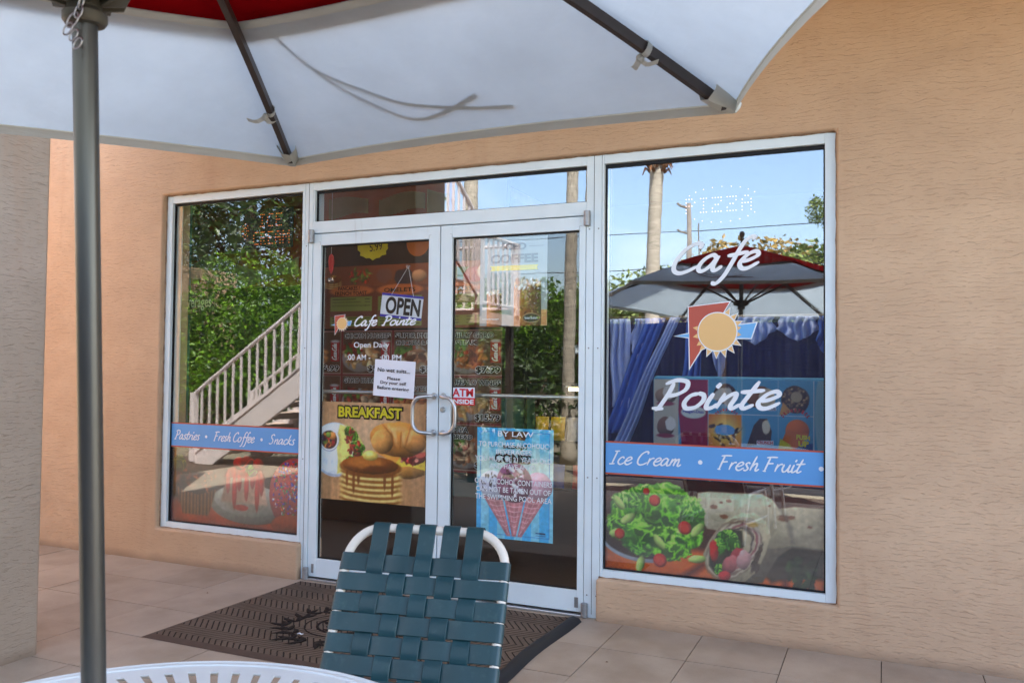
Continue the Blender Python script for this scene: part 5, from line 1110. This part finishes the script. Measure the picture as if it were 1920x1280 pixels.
# ================================================================== STRAP CHAIR
def make_chair():
    C_ = thing('strap_chair', 'green vinyl strap patio chair with white tube frame by the table', 'chair', (2.061, -2.11, 0), R_(10.83))
    lean = R_(25.9); W = .52; RT_ = .0135; zt = .86; hw = W/2-RT_
    # local: x across, -y towards the table (seat side), back leans to +y
    dn = Vector((0, -math.sin(lean), -math.cos(lean))); nrm = Vector((0, -math.cos(lean), math.sin(lean))); T0 = Vector((0, 0, zt-RT_))
    def bp(u, s_, off=0): return T0+Vector((u,0,0))+dn*s_+nrm*off
    pts = []; rc = .105; sL = .54
    pts.append(bp(-hw, sL)); pts.append(bp(-hw, .3)); pts.append(bp(-hw, rc+.02))
    for q in range(11): a = math.pi-q*math.pi/20; pts.append(bp(-hw+rc+rc*math.cos(a), rc-rc*math.sin(a)))
    for q in range(11): a = math.pi/2-q*math.pi/20; pts.append(bp(hw-rc+rc*math.cos(a), rc-rc*math.sin(a)))
    pts += [bp(hw, rc+.02), bp(hw, .3), bp(hw, sL)]
    bot = bp(0, sL); zs = bot.z; ys = bot.y
    fr = [Vector((-hw, ys-.44, zs+.01))]+[Vector((-hw, ys-.40+.04*q, zs+.012)) for q in range(0, 8)]+[Vector((-hw, ys-.05, zs+.004))]
    full = fr+pts+[Vector((-p.x, p.y, p.z)) for p in reversed(fr)]
    MB().tube(full, RT_, 16).tube([Vector((-hw, ys-.44, zs+.01)), Vector((hw, ys-.44, zs+.01))], RT_, 16).build('frame', M['white_tube'], C_, 'auto')
    for sx in (-1, 1):
        MB().tube([Vector((sx*hw, ys-.42, zs+.006)), Vector((sx*(hw+.015), ys-.45, .22)), Vector((sx*(hw+.02), ys-.47, .012))], RT_, 14).build('leg', M['white_tube'], C_, 'auto')
        MB().tube([Vector((sx*hw, ys-.05, zs)), Vector((sx*(hw+.012), ys+.06, .22)), Vector((sx*(hw+.02), ys+.13, .012))], RT_, 14).build('leg', M['white_tube'], C_, 'auto')
        MB().tube([Vector((sx*(hw+.015), ys-.45, .16)), Vector((sx*(hw+.015), ys+.08, .16))], .010, 10).build('stretcher', M['white_tube'], C_, 'auto')
    sw = .0266; pitch = .058; rows = [.110+pitch*i for i in range(8)]; cols = [-.148, -.074, 0, .074, .148]
    rs_ = random.Random(21)
    def strip(P_, wv, name, th=.0028):
        m = MB(); n_ = len(P_); j0, j1, j2 = rs_.uniform(-.0022,.0022), rs_.uniform(-.0022,.0022), rs_.uniform(0, .0035); P_ = [(p+wv*(j0+(j1-j0)*i/(n_-1))-nn*j2*math.sin(math.pi*i/(n_-1)), nn) for i, (p, nn) in enumerate(P_)]
        for i, (p, nn) in enumerate(P_):
            m.v += [tuple(p+wv*sw+nn*0), tuple(p-wv*sw+nn*0), tuple(p-wv*sw*.93+nn*th), tuple(p+wv*sw*.93+nn*th)]
        for i in range(n_-1):
            for e in range(4): m.f.append((4*i+e, 4*i+(e+1) % 4, 4*i+4+(e+1) % 4, 4*i+4+e))
        m.f += [(3,2,1,0), tuple(4*(n_-1)+e for e in range(4))]
        o = m.build(name, M['vinyl'], C_, 'auto'); return o
    # cross straps
    for r, s_ in enumerate(rows):
        P_ = []
        for q in range(9):      # wrap round left tube from the back
            a = R_(-80+q*19); P_.append((bp(-hw, s_)+Vector((-math.cos(a),0,0))*(RT_+.0012)+nrm*math.sin(a)*(RT_+.0012), (Vector((-math.cos(a),0,0))+nrm*math.sin(a)).normalized()))
        for q in range(1, 32):
            u = -hw+2*hw*q/32; wv = 0
            off = 0
            for j, cx_ in enumerate(cols):
                over = (r+j) % 2 == 0    # vertical strap on top here
                wgt = math.exp(-((u-cx_)/.032)**4); off += (-1 if over else 1)*wgt*.0042
            sag = RT_+.001-.004*math.sin(math.pi*q/32); P_.append((bp(u, s_, sag+off-.002), nrm))
        for q in range(9): a = R_(80-8-q*19)*1.0; P_.append((bp(hw, s_)+Vector((math.cos(a),0,0))*(RT_+.0012)+nrm*math.sin(a)*(RT_+.0012), (Vector((math.cos(a),0,0))+nrm*math.sin(a)).normalized()))
        strip(P_, dn, 'cross_strap')
    for j, cx_ in enumerate(cols):
        P_ = []; top_ = bp(cx_, 0)
        for q in range(10): a = R_(-100+q*20); P_.append((top_-dn*math.cos(a)*(RT_+.0014)+nrm*math.sin(a)*(RT_+.0014), (-dn*math.cos(a)+nrm*math.sin(a)).normalized()))
        for q in range(1, 60):
            s_ = .006+(sL-.03)*q/60; off = 0
            for r, rs in enumerate(rows):
                over = (r+j) % 2 == 0; off += (1 if over else -1)*math.exp(-((s_-rs)/.026)**4)*.0042
            sag = RT_+.001-.004*min(1, s_/.08); P_.append((bp(cx_, s_, sag+off), nrm))
        strip(P_, Vector((1,0,0)), 'upright_strap')
    for r in range(7):           # seat straps
        y = ys-.40+.055*r; P_ = []
        for q in range(20): u = -hw-.006+(2*hw+.012)*q/19; P_.append((Vector((u, y, zs+.012+RT_-.03*math.sin(math.pi*q/19))), Vector((0,0,1))))
        strip(P_, Vector((0,1,0)), 'seat_strap')
make_chair()

# ================================================================== DOORMAT
def mat_mat():
    m, t, b = base_mat('herringbone_mat', .92, .15); tc = N(t, 'ShaderNodeTexCoord'); sx = N(t, 'ShaderNodeSeparateXYZ'); t.links.new(tc.outputs['Object'], sx.inputs[0])
    v = math_(t, 'MULTIPLY', sx.outputs[1], 1/.112); fl_ = math_(t, 'FLOOR', v); fr = math_(t, 'FRACT', v); odd = math_(t, 'MODULO', math_(t, 'ABSOLUTE', fl_), 2)
    tri = math_(t, 'SUBTRACT', math_(t, 'MULTIPLY', odd, math_(t, 'SUBTRACT', 1, math_(t, 'MULTIPLY', fr, 1))), math_(t, 'MULTIPLY', math_(t, 'SUBTRACT', odd, 1), fr))
    ph = math_(t, 'ADD', math_(t, 'MULTIPLY', sx.outputs[0], 1/.037), math_(t, 'MULTIPLY', tri, 2.3))
    ph = math_(t, 'ADD', ph, math_(t, 'MULTIPLY', noise(t, tc.outputs['Object'], 40, 2), .18))
    w_ = math_(t, 'ABSOLUTE', math_(t, 'SUBTRACT', math_(t, 'FRACT', ph), .5)); gr = N(t, 'ShaderNodeMapRange'); gr.inputs[1].default_value = .05; gr.inputs[2].default_value = .15; t.links.new(w_, gr.inputs[0])
    n2 = noise(t, tc.outputs['Object'], 420, 2); n3 = noise(t, tc.outputs['Object'], 3, 4); c = ramp(t, math_(t, 'ADD', math_(t, 'MULTIPLY', n2, .6), math_(t, 'MULTIPLY', n3, .4)), [(.3, (74,62,52)), (.7, (122,106,92))])
    mx = N(t, 'ShaderNodeMix'); mx.data_type = 'RGBA'; t.links.new(gr.outputs[0], mx.inputs[0]); mx.inputs[6].default_value = rgba((34,28,25)); t.links.new(c, mx.inputs[7]); t.links.new(mx.outputs[2], b.inputs['Base Color'])
    bump(t, b, math_(t, 'ADD', gr.outputs[0], math_(t, 'MULTIPLY', n2, .4)), .8, .004); return m
dm = thing('doormat', 'brown herringbone doormat with dark crest in front of the doors', 'doormat', (-.02, -1.268, 0))
m = MB(); nx, ny = 60, 20; WM, HM = 1.875, 1.20
for j in range(ny+1):
    for i in range(nx+1):
        u, v = i/nx, j/ny; z = .009+.0015*math.sin(u*11+v*3)*math.sin(v*7)
        if u > .97: z += (u-.97)/.03*.006
        m.v.append((.035+u*(WM-.10), .05+v*(HM-.06), z))
m.f = [(j*(nx+1)+i, j*(nx+1)+i+1, (j+1)*(nx+1)+i+1, (j+1)*(nx+1)+i) for j in range(ny) for i in range(nx)]
m.build('carpet', mat_mat(), dm, True)
m = MB(); m.add([(0,0,.002),(WM,0,.002),(WM-.065,.052,.0095),(.036,.052,.0095)], [(0,1,2,3)]); m.add([(0,0,.002),(.036,.052,.0095),(.036,HM-.01,.0095),(.022,HM,.002)], [(0,1,2,3)]); m.add([(.022,HM,.002),(.036,HM-.01,.0095),(WM-.065,HM-.01,.0095),(WM-.05,HM,.002)], [(0,1,2,3)]); m.build('border', M['mat_rubber'], dm)
m = MB(); pr = []
for q in range(13): v = q/12; x = WM-.065-.012*math.sin(v*3)+.006*math.sin(v*9); m.v += [(x-.012, .052+v*(HM-.062), .014), (x+.012, .052+v*(HM-.066), .024), (x+.045, .03+v*(HM-.045), .018), (x+.062, .0+v*(HM-.02), .001)]
for q in range(12):
    for e in range(3): m.f.append((4*q+e, 4*q+e+1, 4*q+5+e, 4*q+4+e))
m.build('curled_edge', M['black_rubber'], dm, True)
m = MB(); cx_, cy_ = .80, .56; rr_ = random.Random(5)
for (r0, w0) in ((.135,.016),(.20,.008)): m.tube([(cx_+r0*math.cos(a), cy_+r0*.95*math.sin(a), .011) for a in np.linspace(0, 6.283, 40)[:-1]], w0*.5, 6, closed=True)
for s_ in (-1, 1):           # leafy wreath
    for q in range(13):
        a = R_(-84+q*14.5) if s_ > 0 else R_(264-q*14.5); r0 = .275+.02*math.sin(q*2)
        p = Vector((cx_+r0*math.cos(a), cy_+r0*math.sin(a), .0115))
        for da, L in ((.5, .11), (1.15, .09), (1.9, .08)):
            d = Vector((math.cos(a+da*s_), math.sin(a+da*s_), 0)); n_ = Vector((-d.y, d.x, 0))*.012*math.sin(q+da*5); m.tube([p, p+d*L*.35+n_, p+d*L*.7+n_, p+d*L], [.006, .016, .012, .002], 6)
for q in range(22): a = rr_.random()*6.28; r0 = .10*rr_.random()**.5; p = Vector((cx_+r0*math.cos(a), cy_+r0*math.sin(a), .011)); m.tube([p, p+Vector((rr_.uniform(-.05,.05), rr_.uniform(-.05,.05), 0))], [.013,.008], 6)
em = m.build('crest', simple('dark_mat_crest', (44,38,35), .95, .1, .3, 60), dm, True)
for v in em.data.vertices: v.co.z = .0108+(v.co.z-.011)*.22

# ================================================================== WHAT THE GLASS REFLECTS (behind the camera)
def leaf_cloud(m, c, r, n, size, rnd, shell=.55, flat=1.0):
    for i in range(n):
        while True:
            p = Vector((rnd.uniform(-1,1), rnd.uniform(-1,1), rnd.uniform(-1,1)))
            if shell*shell < p.length_squared < 1: break
        p = Vector((p.x*r[0], p.y*r[1], p.z*r[2]))+Vector(c); d = Vector((rnd.gauss(0,1), rnd.gauss(0,1), rnd.gauss(0,.7)+.3)).normalized(); s_ = d.cross(Vector((rnd.gauss(0,1), rnd.gauss(0,1), rnd.gauss(0,1)))).normalized()
        L = size*rnd.uniform(.6, 1.3); W_ = L*.24; nrm = d.cross(s_)*W_*.3
        m.add([p, p+d*L*.5+s_*W_+nrm, p+d*L, p+d*L*.5-s_*W_+nrm], [(0,1,2),(0,2,3)])
def tree(name, label, base, h, blobs, leafm, n, size, seed, trunk_r=.12, group=None, bark='bark2', stems=3):
    r = random.Random(seed); T = thing(name, label, 'shrub' if 'shrub' in name or 'hedge' in name else 'tree', base, 0, group); m = MB()
    bl = []
    for (x, y, z, a, b, c_) in blobs:
        bl.append(((x, y, z), (a, b, c_)))
        for q in range(7): th = r.random()*6.28; ph = r.uniform(-.4, 1); bl.append(((x+a*.75*math.cos(th)*math.cos(ph), y+b*.75*math.sin(th)*math.cos(ph), z+c_*.8*math.sin(ph)), (a*r.uniform(.28,.5), b*r.uniform(.28,.5), c_*r.uniform(.25,.45))))
    tot = sum(b[1][0]*b[1][2] for b in bl)
    for c_, rr in bl: leaf_cloud(m, c_, rr, int(n*rr[0]*rr[2]/tot), size, r, .35)
    m.build('crown', M[leafm], T)
    m = MB()
    for (x, y, z, a, b, c_) in blobs[:stems]: m.tube([(0,0,0), (x*.3+r.uniform(-.1,.1), y*.3, z*.5), (x*.8, y*.8, z), (x, y, z+c_*.6)], [trunk_r, trunk_r*.8, trunk_r*.5, trunk_r*.15], 8)
    m.build('trunk', M[bark], T, True)
    return T
def palm(label, base, h, r0, seed, lean=(0,0), shag=False, fr=16):
    r = random.Random(seed); T = thing('palm_tree', label, 'palm tree', base, 0, 'palm trees beyond the patio'); pts = []; rad = []
    for q in range(41): f = q/40; pts.append((lean[0]*f*f, lean[1]*f*f, h*f)); rad.append(r0*(1.25-.35*min(1, f*5)+.03*math.sin(q*2.6)-.12*f))
    MB().tube(pts, rad, 16).build('trunk', M['bark'], T, True); top = Vector(pts[-1])
    m = MB()
    for q in range(40): a = r.random()*6.28; z = r.uniform(-.35, .05); d = Vector((math.cos(a), math.sin(a), 0)); p = top+d*r0*.8+Vector((0,0,z)); m.tube([p, p+d*.10+Vector((0,0,.08)), p+d*.16+Vector((0,0,-.05 if q % 2 else .12))], [.04,.03,.008], 5)
    m.build('frond_stubs', M['shag'], T)
    for k in range(fr):
        a = 2*math.pi*k/fr+r.uniform(-.2, .2); el = r.uniform(-.2, 1.1); L = r.uniform(1.7, 2.3); d = Vector((math.cos(a), math.sin(a), 0)); m = MB(); P_ = []
        for q in range(13): f = q/12; P_.append(top+d*L*f*math.cos(el*(1-f*.5))+Vector((0,0,.15+L*f*math.sin(el)-1.25*f*f*L*.55)))
        m.tube(P_, [.02*(1-.8*q/12) for q in range(13)], 4); s_ = Vector((-d.y, d.x, 0))
        for q in range(2, 13):
            for e in (0, .5):
                p = P_[q-1].lerp(P_[q], e); l2 = .42*math.sin(math.pi*(q/13)**.7)+.08
                for sg in (-1, 1):
                    dd = (s_*sg+(P_[q]-P_[q-1]).normalized()*.7+Vector((0,0,-.35))).normalized(); m.add([p, p+dd*l2*.5+Vector((0,0,.018)), p+dd*l2, p+dd*l2*.5-Vector((0,0,.018))], [(0,1,2),(0,2,3)])
        m.build('frond', M['frond'], T)
    return T
palm('tall palm with shaggy stub top, reflected in the right window', (-.9, -11.9, -.03), 5.62, .17, 1, (.12, 0), fr=0)
palm('slim palm trunk reflected at the right edge of the right door', (-.80, -6.9, -.03), 6.2, .10, 2, (.10,0))
palm('palm trunk beside the stairs, reflected in the transom', (-3.75, -9.6, -.03), 7.0, .16, 3, (0,0))
palm('far palm trunk reflected at the right end of the transom', (-2.72, -13.5, -.03), 8.4, .17, 4, (.1,0))
tree('hedge_shrub', 'large sunlit green shrub behind the stairs, reflected in the left window', (-7.4, -7.6, -.03), 3, [(0,0,1.5,2.0,1.6,1.4),(1.6,.8,1.3,1.4,1.2,1.1),(-1.7,.3,1.6,1.3,1.2,1.3),(.4,.2,2.6,1.2,1.0,.8)], 'leaf', 20000, .10, 11, .07)
tree('hedge_shrub', 'dense dark shrub beyond the stairs, left of the sunlit one', (-10.8, -8.2, -.03), 4, [(0,0,2.0,2.0,1.8,2.2),(1.2,1,3.4,1.6,1.4,1.4)], 'leaf_dark', 9000, .12, 12, .08)
tree('shade_tree', 'big shady tree above the stairs, reflected high in left window', (-11.5, -12.5, -.03), 8, [(0,0,5.5,3.4,3,2.6),(3,1,4.6,2.6,2.4,2.2),(-3,1.5,4.5,2.6,2.2,2.4),(1,0,7.6,2.2,2,1.6),(4.6,1.8,6.2,2.0,1.8,1.8)], 'leaf_dark', 20000, .20, 13, .22)
tree('oleander_shrub', 'tall leafy shrub reflected beside the iced coffee poster', (-2.7, -9.9, -.03), 3, [(0,0,1.2,1.0,1.0,1.2),(.5,.2,2.2,.7,.6,.8),(-.7,.2,1.9,.7,.7,.9)], 'leaf', 8000, .11, 14, .05)
for i, (x, y, s_, lm, lb) in enumerate([(-8.9,-34,1.30,'leaf_grey','far tree reflected low at the left of the right window'), (-7.2,-35,1.38,'leaf_grey','far round tree reflected behind the palm'), (-5.6,-35,1.25,'leaf_brown','brownish far tree reflected just right of the palm'), (-2.1,-36,1.72,'leaf_brown','taller brownish far tree reflected behind the Cafe lettering'), (.1,-35,1.42,'leaf_grey','far tree reflected near the right edge of the window'), (1.6,-34,1.55,'leaf_grey','taller far tree reflected at the right edge of window'), (-13.5,-32,1.3,'leaf_grey','far tree reflected in the right door'), (-16,-26,1.5,'leaf_dark','dark far tree beyond the shrubs, left of the others')]):
    tree('far_tree', lb, (x, y, -.03), 4, [(0,0,3.2*s_,1.9*s_,1.6*s_,1.25*s_),(1.2*s_,0,2.6*s_,1.3*s_,1.2*s_,1.1*s_),(-1.3*s_,0,2.5*s_,1.4*s_,1.2*s_,1.2*s_)], lm, 4500, .20*s_, 20+i, .15, 'trees beyond the patio')
tree('thin_tree', 'thin tree with small crown reflected at the right window edge', (1.0, -34, -.03), 7, [(0,0,8.2,.8,.7,.7),(.6,0,7.5,.6,.6,.5),(-.3,0,6.3,.3,.3,.25)], 'leaf_grey', 2600, .13, 40, .05)
# hedge far behind that closes the horizon
m = MB(); rr_ = random.Random(8)
sf_ = thing('added_dark_screen', 'dark navy screen added along the patio edge to darken the window reflection', 'fence', (.05, -5.35, 0))  # dark screen added so the glass does not mirror sunlit ground
for i in range(6): MB().box(i*1.6-.025, i*1.6+.025, -.025, .025, -.02, 1.92).build('post', M['rib'], sf_)
for i in range(5): MB().box(i*1.6+.027, i*1.6+1.573, -.008, .008, .05, 1.88).build('screen_panel', M['screen'], sf_)
m = MB(); rr_ = random.Random(9)
for i in range(90): x = -34+i*.78; leaf_cloud(m, (x, -38+rr_.uniform(-1,1), rr_.uniform(1.0, 2.4)), (1.0, .8, 1.2), 150, .3, rr_, .3)
for i in range(90): x = -34+i*.78; m.box(x, x+.8, -39.5, -38.6, -.03, 2.4)
tag(m.build('far_hedge', M['leaf_dark']), 'continuous dark hedge far behind the patio', 'hedge', kind='stuff')
up_ = thing('utility_pole', 'grey utility pole with short brackets, reflected left of Cafe lettering', 'utility pole', (-4.2, -31, -.03)); MB().tube([(0,0,0),(0,0,8.4)], [.14,.09], 10).build('pole', M['wood_pole'], up_, True)
for z in (8.3, 7.2, 5.6, 4.9): MB().tube([(0,0,z-.1),(-.35,0,z+.02),(-.5,0,z+.15)], .05, 6).build('bracket', M['wood_pole'], up_)
MB().tube([(.4,0,0),(.4,0,7.6)], .03, 6).build('conduit', M['wood_pole'], up_)
wm = MB()
for z in (7.2, 5.6): wm.tube([(-34+q*4, -31, z+.3*((q-8)/8)**2*2) for q in range(17)], .018, 4)
tag(wm.build('overhead_wires', M['dark']), 'thin overhead wires hanging on the utility pole', 'wires')
# outside staircase : lower flight rises to +x, landing, upper flight to the walkway
stc = thing('outdoor_staircase', 'peach concrete staircase with white railings, reflected in left window', 'staircase', (0,0,0))
def railing(a, b, hgt, n, post=.02, name='railing', parent=stc):
    a, b = Vector(a), Vector(b); m = MB(); up = Vector((0,0,hgt)); m.tube([a+up, b+up], .028, 8); m.tube([a+Vector((0,0,.10)), b+Vector((0,0,.10))], .02, 6)
    o = m.build(name, M['rail'], parent)
    for i in range(n+1):
        p = a.lerp(b, i/n); MB().box(p.x-.012, p.x+.012, p.y-.012, p.y+.012, p.z+.1, p.z+hgt-.02).build('baluster', M['rail'], o)
    for p in (a, b): MB().box(p.x-.04, p.x+.04, p.y-.04, p.y+.04, p.z, p.z+hgt+.02).build('newel_post', M['rail'], o)
ns = 12; x0, x1, z1 = -5.3, -2.35, 2.0
for i in range(ns): a = x0+(x1-x0)*i/ns; MB().box(a, a+(x1-x0)/ns+.03, -5.5, -4.38, z1*(i+1)/ns-.07, z1*(i+1)/ns).build('tread', M['step'], stc)
m = MB()
for y in (-5.56, -4.42): m.add([(x0,y,-.02),(x0+.3,y,-.02),(x1,y,z1-.28),(x1,y,z1+.05),(x0,y,.25),(x0,y+.06,-.02),(x0+.3,y+.06,-.02),(x1,y+.06,z1-.28),(x1,y+.06,z1+.05),(x0,y+.06,.25)], [(0,1,2,3,4),(9,8,7,6,5),(0,5,6,1),(1,6,7,2),(2,7,8,3),(3,8,9,4),(4,9,5,0)])
m.build('stringer', M['rail'], stc)
MB().box(-2.34, -1.0, -5.6, -4.36, 1.86, 2.0).build('landing', M['step'], stc)
for (x, y) in ((-1.1,-5.5), (-1.1,-4.46)): MB().box(x-.04, x+.04, y-.04, y+.04, -.02, 1.858).build('post', M['rib'], stc)
nu = 8
for i in range(nu): y = -4.34+(2.0)*i/nu; MB().box(-2.0, -1.05, y, y+2.0/nu+.03, 2.0+1.3*(i+1)/nu-.07, 2.0+1.3*(i+1)/nu).build('tread', M['step'], stc)
railing((x0,-4.36,.02), (x1,-4.36,z1+.02), .92, 22); railing((x0,-5.52,.02), (x1,-5.52,z1+.02), .92, 22)
railing((-1.02,-5.5,2.0), (-1.02,-4.4,2.0), .92, 8); railing((-2.3,-5.56,2.0), (-1.05,-5.56,2.0), .92, 10)
railing((-1.0,-4.36,2.06), (-1.0,-2.30,3.40), .98, 16)
railing((-.9,-2.2,3.46), (7.9,-2.2,3.46), .95, 60)
tree('oleander_shrub', 'dark shrub growing behind the stair posts, reflected in the right door', (-2.1, -7.3, -.03), 3, [(0,0,.9,.9,.7,.9),(.9,.2,.8,.7,.6,.8),(-.8,.1,1.1,.8,.6,1.0)], 'leaf_dark', 5000, .12, 61, .05)
# second parasol, table beyond
M5 = Matrix.Translation((-1.6, -10.5, 0)) @ Matrix.Rotation(.4, 4, 'Z')
u2 = copy_tree(um); u2.matrix_world = M5 @ Matrix.Diagonal((.82,.82,.82,1)); u2['label'] = 'second red and white parasol reflected at the right door edge'
t2 = copy_tree(tb_); t2.location = (-1.6, -10.5, 0); t2['label'] = 'second round white table reflected under the far parasol'
sc_ = MB().tube([(0,0,.0),(.012,.004,.004),(.026,-.002,.002),(.034,.006,.003)], [.002,.004,.003,.001], 6).build('paper_scrap', M['paper'], None, True); sc_.location = (.66, -.93, .014); tag(sc_, 'tiny white paper scrap lying on the doormat by the crest', 'scrap')
rl = random.Random(12)
for i, (x, y, lb) in enumerate([(-.32, -.52, 'small dark dry leaf crumb on the tiles, left of the doormat'), (1.62, -.20, 'small reddish dry leaf crumb on the doormat near the hinge'), (2.15, -.62, 'small dark crumb on the tiles right of doormat')]):
    lm_ = MB(); lm_.add([(0,0,.002),(.008,.004,.006),(.016,0,.003),(.008,-.005,.004)], [(0,1,2),(0,2,3)]); q = lm_.build('dry_leaf', M['shag']); q.location = (x, y, .012 if i == 1 else 0.0); tag(q, lb, 'leaf', 'dry leaf crumbs on the floor')
# unseen wall added by the pillar to bounce warm light; side wall closes left
tag(MB().box(-3.5, -3.3, -2.1, -.042, -.02, 3.3).build('bounce_wall', M['stucco_bounce']), 'unseen orange stucco wall added beyond the pillar to bounce warm light', 'wall')
nb = tag(MB().box(-9, -8.8, -9, -.06, -.02, 3.2).build('side_wall', M['stucco']), 'peach stucco side wall at the left end of the patio', 'wall')
for o in bpy.data.objects:
    if o.type == 'MESH' and not o.data.materials: print('NO MAT', o.name)
